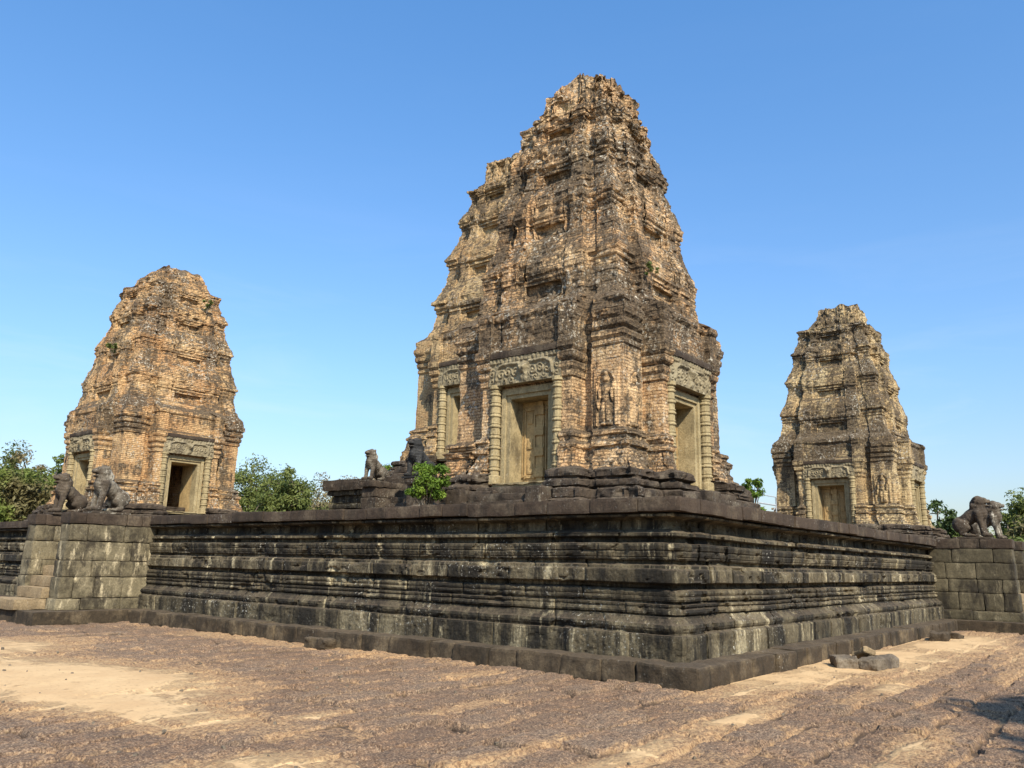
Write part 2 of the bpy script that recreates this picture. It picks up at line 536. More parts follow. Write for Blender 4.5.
DOOR_OCHRE = mat_stone("ochre door stone", (0.50, 0.335, 0.150), (0.20, 0.13, 0.06), (0.60, 0.44, 0.22), 0.45, 0.3, 2.0, 0.35, 0.1, 0.4, 0.1, (0.42, 0.29, 0.14))
SAND_GREEN = mat_stone("frame sandstone", (0.42, 0.325, 0.175), (0.12, 0.09, 0.05), (0.58, 0.47, 0.28), 0.50, 0.35, 3.0, 0.4, 0.5, 0.5, 0.1, (0.30, 0.235, 0.14))
LINTEL_STONE = mat_stone("lintel stone", (0.33, 0.265, 0.16), (0.085, 0.068, 0.048), (0.48, 0.41, 0.28), 0.42, 0.35, 7.0, 0.6, 0.5, 0.5, 0.0)
LION_STONE = mat_stone("lion stone", (0.078, 0.056, 0.038), (0.045, 0.034, 0.026), (0.24, 0.19, 0.13), 0.5, 0.2, 4.0, 0.8, 0.7, 0.4, 0.0, zs=2.6)
PALE_LION = mat_stone("lichen lion stone", (0.085, 0.063, 0.043), (0.045, 0.034, 0.025), (0.60, 0.54, 0.43), 0.6, 0.82, 6.0, 0.9, 1.6, 0.4, 0.0, zs=2.6)
DARK_LION = mat_stone("black lion stone", (0.034, 0.033, 0.032), (0.013, 0.013, 0.014), (0.17, 0.16, 0.15), 0.5, 0.25, 9.0, 0.8, 0.4, 0.3, 0.0)
GREY_ROCK = mat_stone("loose grey stone", (0.20, 0.160, 0.115), (0.07, 0.055, 0.042), (0.40, 0.34, 0.26), 0.35, 0.3, 14.0, 0.8, 0.3, 0.6, 0.3)
FLOOR_STONE = mat_stone("terrace floor stone", (0.27, 0.19, 0.12), (0.09, 0.065, 0.045), (0.40, 0.30, 0.19), 0.4, 0.4, 15.0, 1.0, 0.1, 0.4, 0.0)
METAL = mat_plain("galvanised metal", (0.40, 0.42, 0.44), (0.28, 0.30, 0.32), 9.0, 0.05, 0.45)
BARK = mat_plain("bark", (0.20, 0.155, 0.11), (0.11, 0.085, 0.06), 9.0, 0.8)
GROUND = mat_ground("paving and sand")
EARTH = mat_plain("earth", (0.20, 0.155, 0.085), (0.10, 0.105, 0.045), 0.12, 0.3)
LEAF_MID = mat_leaf("leaf green", (0.085, 0.115, 0.028), (0.19, 0.205, 0.055))
LEAF_BRIGHT = mat_leaf("leaf bright", (0.085, 0.15, 0.018), (0.20, 0.27, 0.035), None, 1.5)
LEAF_DRY = mat_leaf("leaf dry", (0.15, 0.115, 0.05), (0.27, 0.215, 0.11), (0.09, 0.12, 0.028))
LEAF_MIX = mat_leaf("leaf mixed", (0.080, 0.112, 0.024), (0.175, 0.205, 0.042), (0.17, 0.135, 0.065))
LEAF_DARK = mat_leaf("leaf dark", (0.035, 0.060, 0.020), (0.085, 0.120, 0.032))
STRAW = mat_leaf("straw", (0.36, 0.26, 0.12), (0.48, 0.36, 0.18), None, 2.0)

# ------------------------------------------------------------------ ground
def axis_samples(lo, hi, c, near, far, near_half):
    out = [c]
    for sg, end in ((1, hi), (-1, lo)):
        v, acc = c, []
        while (v < end) if sg > 0 else (v > end):
            d = abs(v - c)
            v += sg * (near if d < near_half else min(far, near + (d - near_half) * 0.02))
            acc.append(v)
        out = out + acc if sg > 0 else acc[::-1] + out
    return np.array(out)


COURSE, BLK = 0.50, 0.98


def paving_height(X, Y):
    P2 = np.stack([X, Y, np.zeros_like(X)], -1)
    wx = fbm(P2 * 0.8, 3, 5) * 0.16
    wy = fbm(P2 * 0.9 + 40, 3, 6) * 0.13
    v = (Y + wy) / COURSE
    row = np.floor(v)
    fv = v - row
    off = _hash(row.astype(np.int64), row.astype(np.int64) * 0, row.astype(np.int64) * 0, 3) * BLK
    blen = BLK * (0.75 + 0.6 * _hash(row.astype(np.int64), row.astype(np.int64) * 0 + 7, row.astype(np.int64) * 0, 4))
    u = (X + wx + off) / blen
    col = np.floor(u)
    fu = u - col
    hb = _hash(row.astype(np.int64), col.astype(np.int64), row.astype(np.int64) * 0, 9)
    dv = np.minimum(fv, 1 - fv) * COURSE
    du = np.minimum(fu, 1 - fu) * blen
    e = np.minimum(dv, du) + fbm(P2 * 4.0, 4, 31) * 0.045 - 0.012
    dome = sstep(0.004, 0.04, e)
    h = -0.085 + 0.085 * dome + (hb - 0.55) * 0.045 * dome
    h -= 0.035 * sstep(0.25, 0.5, fbm(P2 * 3.2 + 21, 4, 33)) * dome
    tilt = (_hash(row.astype(np.int64), col.astype(np.int64), row.astype(np.int64) * 0, 19) - .5) * (fu - .5) + (_hash(row.astype(np.int64), col.astype(np.int64), row.astype(np.int64) * 0, 29) - .5) * (fv - .5)
    h += tilt * 0.035 * dome
    h += fbm(P2 * 0.9, 3, 12) * 0.020
    h += fbm(P2 * 8.0, 4, 14) * 0.011 * (0.4 + dome)
    h += vnoise(P2 * 26.0, 15) * 0.009
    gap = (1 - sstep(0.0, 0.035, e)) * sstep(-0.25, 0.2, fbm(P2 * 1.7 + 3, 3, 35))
    return h, hb, gap


SANDS = [(-6.0, 6.3, 1.7, 2.9, 1.0), (-6.3, 3.4, 0.7, 1.9, 0.9), (-6.9, 0.2, 0.7, 0.6, 0.75), (-5.2, 10.8, 1.5, 2.0, 0.8), (1.6, -0.9, 2.6, 0.75, 0.85), (5.5, -1.0, 3.6, 1.15, 0.95),
         (11.5, -1.4, 4.0, 1.1, 0.9), (9.5, -3.2, 3.5, 0.5, 0.5), (-0.8, 8.5, 0.5, 6.5, 0.40), (-2.0, -1.7, 1.6, 0.22, 0.62), (-4.4, -1.8, 1.5, 0.22, 0.62), (-3.4, 0.9, 1.5, 0.2, 0.5), (-2.8, -3.6, 1.6, .25, .6), (1.8, -2.3, 2.2, .25, .62),
         (-5.4, 1.6, 1.1, 0.18, 0.5), (-1.3, 2.6, .8, .3, .4), (-5.6, -1.0, 1.0, .2, .55), (5.0, -3.4, 2.0, .2, .5)]


def ground_fields(X, Y):
    h, hb, gap = paving_height(X, Y)
    P2 = np.stack([X, Y, np.zeros_like(X)], -1)
    b = np.zeros_like(X)
    for (cx, cy, rx, ry, a) in SANDS:
        d = ((X - cx) / rx) ** 2 + ((Y - cy) / ry) ** 2
        b = np.maximum(b, a * np.exp(-d ** 1.3 * 0.8))
    patchy = fbm(P2 * 0.9, 4, 77)
    fade = fbm(P2 * 3.0, 4, 78)
    lvl = -0.075 + 0.105 * b + patchy * 0.016
    s = np.clip(b * 1.25 + patchy * 0.45 + fade * 0.30 + (lvl - h) * 6.0 - 0.22, 0, 1) * sstep(0.05, 0.3, b)
    joint = -0.055 + patchy * 0.035 + fade * 0.03
    dirt = sstep(-0.03, 0.02, joint - h) * 0.8 * sstep(-0.075, -0.045, joint) + 0.25 * sstep(0.05, 0.5, fbm(P2 * 1.3 + 9, 4, 79) + fade * 0.4)
    dirt = np.clip(np.maximum(dirt, 0.9 * sstep(0.04, 0.4, b + patchy * 0.3 + fade * .15)), 0, 1)
    H = np.maximum(h, lvl + fbm(P2 * 6, 3, 61) * 0.004)
    H = np.maximum(H, joint + fbm(P2 * 9, 3, 62) * 0.010)
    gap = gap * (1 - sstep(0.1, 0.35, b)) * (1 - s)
    return H, s, hb, dirt, gap


gx = axis_samples(-14, 34, -5.0, 0.030, 0.16, 6.0)
gy = axis_samples(-12, 34, -0.5, 0.028, 0.16, 6.0)
GX, GY = np.meshgrid(gx, gy, indexing='ij')
GH, GS, GT, GD, GG = ground_fields(GX, GY)
GV = np.stack([GX, GY, GH], -1)
gq = grid_quads(len(gx), len(gy))
keep = ~((GX[:-1, :-1] > 0.6) & (GY[:-1, :-1] > 0.6)).ravel()
# out of the view cone behind the camera the sheet may be dropped only under the terrace
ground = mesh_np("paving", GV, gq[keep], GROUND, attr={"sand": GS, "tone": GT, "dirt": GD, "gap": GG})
tag(ground, "weathered laterite paving blocks with drifts of yellow sand", "paving", kind="structure")
ex = 900.0
terr = Geo()
tx = np.linspace(-ex, ex, 61)
TX, TY = np.meshgrid(tx, tx, indexing='ij')
TZ = -5.2 + fbm(np.stack([TX, TY, TX * 0], -1) * 0.02, 3, 8) * 0.4
terr.add(np.stack([TX, TY, TZ], -1), grid_quads(61, 61))
t_o = terr.build("terrain", EARTH, smooth=True)
tag(t_o, "flat wooded plain round the temple", "terrain", kind="structure")
# lower pyramid tier that carries the paving
low = Geo()
low.block((10, 11, -2.85), (52, 52, 5.3), res=4, rnd=0.0, amp=0)
lo_ = low.build("temple_tier", ASHLAR_DARK)
tag(lo_, "lower laterite tier that carries the paving", "temple tier", kind="structure")

# ------------------------------------------------------------------ terrace
TZ0 = 2.66
rng = random.Random(4)


def wall_profile():
    """(outward offset, z) of the moulded wall from base to under the coping"""
    pr = [(0.05, 0.26), (0.05, 0.30), (0.055, 0.60), (0.045, 0.63), (0.00, 0.64), (-0.01, 0.66), (0.015, 0.69), (0.03, 0.73), (0.015, 0.775), (-0.03, 0.80),
          (-0.10, 0.86), (-0.115, 0.885), (-0.17, 0.89), (-0.17, 0.915), (-0.10, 0.92), (-0.085, 0.95), (-0.10, 0.985), (-0.12, 1.0), (-0.12, 1.02), (-0.095, 1.03),
          (-0.09, 1.06), (-0.16, 1.07), (-0.17, 1.105), (-0.10, 1.11), (-0.085, 1.14), (-0.10, 1.17), (-0.12, 1.18), (-0.10, 1.19), (-0.09, 1.22), (-0.105, 1.26),
          (-0.14, 1.275), (-0.215, 1.285), (-0.22, 1.36), (-0.07, 1.37), (-0.05, 1.385), (-0.045, 1.56), (-0.06, 1.58), (-0.10, 1.59), (-0.10, 1.63), (-0.14, 1.645),
          (-0.17, 1.655), (-0.20, 1.66), (-0.20, 1.71), (-0.12, 1.72), (-0.105, 1.745), (-0.12, 1.76), (-0.10, 1.77), (-0.085, 1.83), (-0.10, 1.86), (-0.08, 1.87),
          (-0.065, 1.93), (-0.085, 1.965), (-0.15, 1.975), (-0.23, 1.985), (-0.235, 2.06), (-0.13, 2.07), (-0.105, 2.085), (-0.11, 2.125), (-0.17, 2.14), (-0.20, 2.16),
          (-0.32, 2.19), (-0.33, 2.33), (-0.22, 2.36), (-0.06, 2.375), (-0.05, 2.405), (-0.12, 2.43)]
    pts = [pr[0]]
    for a, b in zip(pr[:-1], pr[1:]):
        L = math.hypot(b[0] - a[0], b[1] - a[1])
        k = max(1, int(round(L / 0.028)))
        for i in range(1, k + 1):
            pts.append((a[0] + (b[0] - a[0]) * i / k, a[1] + (b[1] - a[1]) * i / k))
    return np.array(pts)


COURSES = np.array([0.0, 0.64, 0.885, 1.105, 1.285, 1.585, 1.71, 1.98, 2.13, 2.6])


def wall_leg(length, seed, flip, step=0.024):
    """heightfield of one wall face; s runs from the corner outward"""
    pr = wall_profile()
    n = int(length / step) + 1
    s = np.linspace(0, 1, n)
    S = np.repeat(s[None, :] * length, len(pr), 0)
    Z = np.repeat(pr[:, 1:2], n, 1)
    O = np.repeat(pr[:, 0:1], n, 1)
    row = np.searchsorted(COURSES, pr[:, 1] - 1e-6) - 1
    # block joints per course
    J = np.zeros_like(O)
    BA = np.full_like(O, 0.5)
    off = np.zeros_like(O)
    gap = np.ones_like(O)
    for r in range(len(COURSES)):
        rr = random.Random(seed * 100 + r)
        cuts = [0.0]
        while cuts[-1] < length + 1:
            cuts.append(cuts[-1] + rr.uniform(0.75, 1.7))
        cuts = np.array(cuts[1:])
        sel = row == r
        if not sel.any():
            continue
        idx = np.searchsorted(cuts, S[0])
        d = np.min(np.abs(S[0][:, None] - cuts[None, :]), axis=1)
        bo = np.array([rr.uniform(-0.030, 0.018) for _ in range(len(cuts) + 2)])[idx]
        bo = bo * sstep(0, 0.4, S[0])
        notch = np.exp(-(d / 0.018) ** 2) * rr.uniform(0.03, 0.055)
        off[sel] = bo[None, :]
        BA[sel] = np.array([rr.random() for _ in range(len(cuts) + 2)])[idx][None, :]
        J[sel] = notch[None, :]
    P = np.stack([S, Z, np.full_like(S, seed * 9.7)], -1)
    P = P + np.array([0, 0, 0])
    wear = sstep(0.05, 0.5, fbm(P * 0.8, 4, seed + 3))
    Os = O.copy()
    for _ in range(4):
        Os[1:-1] = (Os[2:] + Os[:-2] + 2 * Os[1:-1]) / 4
    O = O * (1 - 0.75 * wear) + Os * 0.75 * wear
    O = O + off - J
    O += fbm(P * np.array([1.4, 2.5, 1]), 4, seed + 5) * 0.022
    O += fbm(P * 11.0, 3, seed + 6) * 0.014
    O += fbm(P * 24.0, 2, seed + 7) * 0.007
    chip = sstep(0.22, 0.42, fbm(P * np.array([1.9, 3.2, 1]) + 9, 4, seed + 8))
    base_ = 0.35 + 0.65 * sstep(0.6, 0.75, Z)
    O -= chip * 0.06 * base_
    flake = sstep(0.30, 0.42, fbm(P * np.array([2.6, 7.0, 1]) + 19, 3, seed + 9))
    O -= flake * 0.03 * base_
    sag = fbm(np.stack([S * 0.25, S * 0, S * 0], -1), 2, 21) * 0.03 * sstep(0.2, 2.0, S)
    Z = Z + sag * 0.6 + fbm(P * np.array([2.0, 2.0, 1]) + 5, 3, seed + 4) * 0.008
    # the mitre is worn alike on both legs
    zc = pr[:, 1]
    Pc = np.stack([zc * 0, zc, zc * 0 + 4.4], -1)
    Oc = Os[:, 0] - 0.03 - 0.05 * sstep(-.1, .5, fbm(Pc * 3.0, 3, 90)) - 0.03 * sstep(0, .4, fbm(Pc * 9.0, 2, 91))
    wc = sstep(0.0, 0.22 + 0.1 * fbm(Pc * 4, 2, 92)[:, None], S)
    O = O * wc + Oc[:, None] * (1 - wc)
    Z = Z * wc + zc[:, None] * (1 - wc)
    return S, Z, O, s, BA


def corner_to_world(S, Z, O, s, length, ax):
    # distance along the wall is measured from the (mitred) corner
    along = -O + (length + O) * s[None, :]
    if ax == 'y':
        return np.stack([-O, along, Z], -1)
    return np.stack([along, -O, Z], -1)


def hash_block_row(g, ax, start, end, z0, z1, proud, depth, seed, lo=0.55, hi=1.05, zj=0.012, pj=0.02, amp=0.008, rnd=0.02, res=0.055):
    """row of separate worn blocks along a wall; ax 'y' = left face, 'x' = right face"""
    rr = random.Random(seed)
    v = start
    while v < end - 0.05:
        L = min(rr.uniform(lo, hi), end - v)
        if end - v - L < 0.3:
            L = end - v
        dz = rr.uniform(-zj, zj)
        dp = rr.uniform(-pj, pj)
        zc, zh = (z0 + z1) / 2 + dz, (z1 - z0)
        a = v + L / 2
        if ax == 'y':
            g.block((-proud - dp + depth / 2, a, zc), (depth, L - 0.006, zh), res, rnd, amp, seed + int(v * 10))
        else:
            g.block((a, -proud - dp + depth / 2, zc), (L - 0.006, depth, zh), res, rnd, amp, seed + int(v * 10))
        v += L


PY, PX = 15.62, 17.1          # where the stair piers start on the left and right face
FARY, FARX = 18.15, 19.8
terrace = thing("stone_terrace", "dark moulded sandstone terrace wall with heavy coping below the brick towers", "terrace")
for ax, length, seed in (('y', PY + 0.4, 1), ('x', PX + 0.4, 2)):
    S, Z, O, s, BA = wall_leg(length, seed, ax == 'y')
    gw = Geo()
    V = corner_to_world(S, Z, O, s, length, ax)
    q = grid_quads(*V.shape[:2])
    if ax == 'y':
        q = q[:, ::-1]
    gw.add(V, q, BA)
    gw.build("moulded_wall", WALL_STONE, terrace)
for ax, a0, a1, seed in (('y', FARY - 0.2, 31.0, 3), ('x', FARX - 0.2, 32.0, 4)):
    S, Z, O, s, BA = wall_leg(a1 - a0, seed, ax == 'y', 0.08)
    gw = Geo()
    al = a0 + S + 0 * O
    V = np.stack([-O, al, Z], -1) if ax == 'y' else np.stack([al, -O, Z], -1)
    q = grid_quads(*V.shape[:2])
    gw.add(V, q[:, ::-1] if ax == 'y' else q, BA)
    gw.build("moulded_wall", WALL_STONE, terrace)
PLZ = 0.285
g = Geo()
g.block((0.32, 0.32, 2.552), (0.72, 0.72, 0.225), 0.05, 0.022, 0.010, 77)
hash_block_row(g, 'y', 0.685, PY + 0.3, 2.435, 2.66, 0.03, 0.75, 11, 0.55, 1.25, 0.014, 0.025)
hash_block_row(g, 'x', 0.685, PX + 0.3, 2.435, 2.66, 0.03, 0.75, 12, 0.6, 1.3, 0.014, 0.025)
g.build("coping", COPING_STONE, terrace)
for ax, e0, e1, sd_ in (('y', FARY - 0.2, 31, 13), ('x', FARX - 0.2, 32, 14)):
    g = Geo()
    hash_block_row(g, ax, e0, e1, 2.435, 2.66, 0.03, 0.75, sd_, 0.7, 1.2, res=0.12)
    g.build("coping", COPING_STONE, terrace)
g = Geo()
g.block((-0.02, -0.02, PLZ / 2 - 0.03), (1.0, 1.0, PLZ + 0.06), 0.04, 0.045, 0.022, 5)
hash_block_row(g, 'y', 0.49, PY - 0.45, -0.06, PLZ, 0.50, 0.9, 21, 0.5, 0.95, 0.014, 0.04, 0.018, 0.035)
hash_block_row(g, 'x', 0.49, PX - 0.45, -0.06, PLZ, 0.50, 0.9, 22, 0.5, 0.95, 0.014, 0.04, 0.018, 0.035)
hash_block_row(g, 'y', PY - 0.45, FARY + 0.45, -0.06, PLZ - 0.01, 2.75, 3.0, 23, 0.9, 1.2, 0.006, 0.01)
hash_block_row(g, 'x', PX - 0.45, FARX + 0.45, -0.06, PLZ - 0.01, 2.75, 3.0, 24, 0.9, 1.2, 0.006, 0.01)
hash_block_row(g, 'y', FARY + 0.46, 31, -0.06, PLZ, 0.50, 0.9, 25, 0.5, 0.95, res=0.12)
hash_block_row(g, 'x', FARX + 0.46, 32, -0.06, PLZ, 0.50, 0.9, 26, 0.5, 0.95, res=0.12)
g.build("plinth", PLINTH_STONE, terrace)
gf = Geo()
fx = np.linspace(0.05, 34, 200)
FX, FY = np.meshgrid(fx, fx, indexing='ij')
FZ = 2.595 + fbm(np.stack([FX, FY, FX * 0], -1) * 2.0, 3, 41) * 0.02
gf.add(np.stack([FX, FY, FZ], -1), grid_quads(200, 200))
gf.build("terrace_floor", FLOOR_STONE, terrace)


def stair(ax, a0, a1, wide, name, label, mat_pier, seed, out=2.0, z_top=TZ0, z_bot=PLZ - 0.01, group="stairways with lion piers"):
    """two ashlar piers and a flight between; a0..a1 along the wall, out = projection"""
    st = thing(name, label, "staircase", group=group)
    rr = random.Random(seed)

    def put(g, ua, uo, z, la, lo_, lz, **k):
        c = (-uo, ua, z) if ax == 'y' else (ua, -uo, z)
        s = (lo_, la, lz) if ax == 'y' else (la, lo_, lz)
        g.block(c, s, **k)
    zs = [z_bot]
    hs = [0.26, 0.47, 0.36, 0.44, 0.38, 0.26]
    tot = sum(hs)
    for h in hs:
        zs.append(zs[-1] + h * (z_top - z_bot) / tot)
    for p0, p1 in ((a0, a0 + wide), (a1 - wide, a1)):
        g = Geo()
        cp = Geo()
        for k in range(len(hs)):
            zc, lz = (zs[k] + zs[k + 1]) / 2, zs[k + 1] - zs[k]
            ext = out + (0.10 - 0.02 * k if k < 5 else 0.0)
            if k == 0: ext += 0.03
            if k == len(hs) - 1: ext += 0.05
            u = -0.25
            while u < ext - 0.01:
                L = min(rr.uniform(0.4, 1.15), ext - u)
                if ext - u - L < 0.25: L = ext - u
                thick = (p1 - p0) + (0.05 if k == len(hs) - 1 else 0.0) + (0.03 if k == 0 else 0)
                put(cp if k == len(hs) - 1 else g, (p0 + p1) / 2 + rr.uniform(-.016, .016), u + L / 2, zc, thick, L - 0.008, lz - 0.005, res=0.06, rnd=0.028, amp=0.013, seed=seed + k * 7 + int(u * 10))
                u += L
        pr_ = g.build("pier", mat_pier, st)
        cp.build("pier_cap", COPING_STONE, pr_)
    nst = 9
    rise = (z_top - z_bot) / nst
    for k in range(nst):
        g = Geo()
        d0 = 2.55 - k * (2.55 / nst) + (.3 if k == 0 else 0)
        zt = z_bot + rise * (k + 1)
        put(g, (a0 + a1) / 2, d0 / 2 - 0.2, zt - rise / 2, (a1 - a0) - 2 * wide - 0.01, d0 + 0.4, rise - 0.003, res=0.09, rnd=0.03, amp=0.014, seed=seed + 300 + k)
        g.build("step", STEP_STONE, st)
    return st


stair('y', PY, FARY, 0.52, "staircase", "pale grey ashlar stairway with worn sandy steps below the two left lions", ASHLAR, 61)
stair('x', PX, FARX, 0.55, "staircase", "dark grey block stairway at the far right end of the terrace wall", ASHLAR_DARK, 62)

# ------------------------------------------------------------------ brick towers
def tower_rings(spec, dz, nu, open_faces=None):
    """spec: stations of half-face plan -> rings (NZ, NU, 3). Station: h, a, d3, t4, d2, t3, d1, t2, d0, t1"""
    seg = nu  # counts for each of the nine runs of the half face
    st = np.array(spec, float)
    rows = []
    for A, B in zip(st[:-1], st[1:]):
        dh = B[0] - A[0]
        dr = np.max(np.abs(B[1:] - A[1:]))
        k = max(1, int(math.ceil(max(dh, dr * 0.8) / dz)))
        for i in range(k):
            rows.append(A + (B - A) * i / k)
    rows.append(st[-1])
    R = np.array(rows)
    h, a, d3, t4, d2, t3, d1, t2, d0, t1 = R.T
    t4 = np.minimum(t4, a - 0.02)
    T = [np.zeros_like(h), t1, t1, t2, t2, t3, t3, t4, t4, a]
    D = [d0, d0, d1, d1, d2, d2, d3, d3, a, a]
    ts, ds = [], []
    for k in range(9):
        w = np.linspace(0, 1, seg[k], endpoint=False)[None, :]
        ts.append(T[k][:, None] * (1 - w) + T[k + 1][:, None] * w)
        ds.append(D[k][:, None] * (1 - w) + D[k + 1][:, None] * w)
    t = np.concatenate(ts, 1)
    d = np.concatenate(ds, 1)
    # full face: from -corner to +corner
    tl = np.concatenate([-a[:, None], -t[:, :0:-1]], 1)
    dl = np.concatenate([a[:, None], d[:, :0:-1]], 1)
    tf = np.concatenate([tl, t], 1)
    df = np.concatenate([dl, d], 1)
    rings = []
    hz = np.repeat(h[:, None], tf.shape[1], 1)
    for f in range(4):
        if open_faces is not None and f not in open_faces:
            wall = (np.abs(tf) <= t1[:, None] + 1e-6) & (df < 1.5) & (hz < 3.0)
            df_ = np.where(wall, 1.9, df)
        else:
            df_ = df
        # face 0 looks to -y; t to +x ; turn by 90 deg for the others (counter clockwise from above)
        x, y = tf, -df_
        for _ in range(f):
            x, y = -y, x
        rings.append(np.stack([x, y, hz], -1))
    return np.concatenate(rings, 1), h


def tier(stn, h0, plan, mould, porch, niche=None):
    """adds stations for one tier; plan = dict, mould/porch = [(h, offset)] piecewise; all merged"""
    hs = sorted(set([m[0] for m in mould] + [m[0] for m in porch] + ([niche[0], niche[0] + 1e-4, niche[1], niche[1] + 1e-4] if niche else [])))
    mh, mo = zip(*mould)
    ph, po = zip(*porch)
    for h in hs:
        o = float(np.interp(h, mh, mo))
        p = float(np.interp(h, ph, po))
        inn = niche is not None and niche[0] + 5e-5 < h < niche[1] + 5e-5
        a = plan['a'] + o
        d0 = plan['d0'] if inn else plan['d1'] + max(p, 0) * plan.get('ped', 1.0)
        t1 = plan['t1']
        d1 = plan['d1'] + (p * plan.get('ped', 1.0) if not inn else 0.0)
        stn.append((h0 + h, a, plan['d3'] + o, plan['t4'] + o * 0.7, plan['d2'] + p, plan['t3'] + p * 0.8, d1, plan['t2'], d0, t1))


def std_spec(kx=1.0, kz=1.0, open_door=False, top=1.0, mould=1.0, widths=(1.78, 1.55, 1.16, 1.0, 0.86), dome=False):
    s = []
    P1 = dict(a=2.17, d3=2.03, t4=1.42, d2=2.50, t3=1.18, d1=2.34, t2=.90, d0=(-1.4 if open_door else 1.85), t1=0.71, ped=1.35)
    M1 = [(0.80, .36), (0.95, .33), (1.0, .27), (1.28, .20), (1.30, .26), (1.40, .27), (1.45, .15), (1.52, .15), (1.55, .21), (1.63, .19), (1.66, .05), (1.70, 0.02), (3.45, 0.0),
          (3.48, .07), (3.56, .07), (3.60, .03), (3.66, .13), (3.76, .13), (3.80, .07), (3.86, .20), (3.98, .21), (4.02, .16), (4.10, .27), (4.25, .27), (4.28, .19), (4.40, .17)]
    Q1 = [(0.80, .30), (0.95, .26), (1.0, .20), (1.28, .12), (1.30, .19), (1.40, .18), (1.45, .08), (1.52, .08), (1.55, .14), (1.63, .12), (1.66, .03), (1.70, 0.0), (2.80, 0.0),
          (2.83, .07), (2.93, .08), (2.96, .03), (3.02, .12), (3.12, .13), (3.15, .07), (3.22, .19), (3.34, .21), (3.37, .15), (3.45, .26), (3.62, .27), (3.65, .20), (3.70, .17), (4.30, .18), (4.36, .24), (4.5, .21)]
    M1 = [(a_, b_ * (.52 if a_ > 3.4 else .9)) for a_, b_ in M1]
    Q1 = [(a_, b_ * (.60 if a_ > 2.5 else .85)) for a_, b_ in Q1]
    tier(s, 0.0, P1, M1, Q1, (0.60, 2.74))
    w2, w3, w4, w5, w6 = widths

    def up(h0, h1, w, wn, nich=True):
        H = h1 - h0
        P = dict(a=w, d3=w - .05, t4=w * .72, d2=w + .19, t3=w * .60, d1=w + .12, t2=w * .36, d0=w + 0.03, t1=w * .26, ped=1.6)
        M = [(0.0, .17 / mould), (H * .10, .14 / mould), (H * .13, .11 / mould), (H * .2, 0.09 / mould), (H * .60, 0.0), (H * .62, .04), (H * .67, .04), (H * .69, .02), (H * .73, .08), (H * .79, .08), (H * .81, .05), (H * .85, .14), (H * .93, .14), (H * .95, .08)]
        Q = [(0.0, .12 / mould), (H * .10, .10 / mould), (H * .13, .06 / mould), (H * .2, 0.04 / mould), (H * .50, 0.0), (H * .52, .04), (H * .57, .04), (H * .59, .02), (H * .62, .07), (H * .70, .08), (H * .74, .05), (H * .9, .06), (H * .97, .03)]
        tier(s, h0, P, [(a, b * mould) for a, b in M], [(a, b * mould) for a, b in Q], (H * .16, H * .44) if nich else None)
    up(4.72, 5.98, w2, w3)
    up(6.28, 7.50, w3, w4)
    up(7.78, 8.85, w4, w5)
    up(9.05, 9.95, w5, w6)
    w = w6
    H5 = (10.0, 10.25, 10.5, 10.72, 10.88, 10.98)
    K5 = (1.0, .94, .86, .73, .54, .28) if dome else (1.0, .97, .95, .94, .93, .90)
    for h, k in zip(H5, K5):
        ww = w * k
        s.append((h, ww, ww - .02, ww * .7, ww + .04, ww * .58, ww + .02, ww * .36, ww, ww * .26))
    for i in range(len(s)):
        r = list(s[i])
        s[i] = tuple([r[0] * kz] + [v * kx for v in r[1:]])
    s.sort(key=lambda r: r[0])
    return s


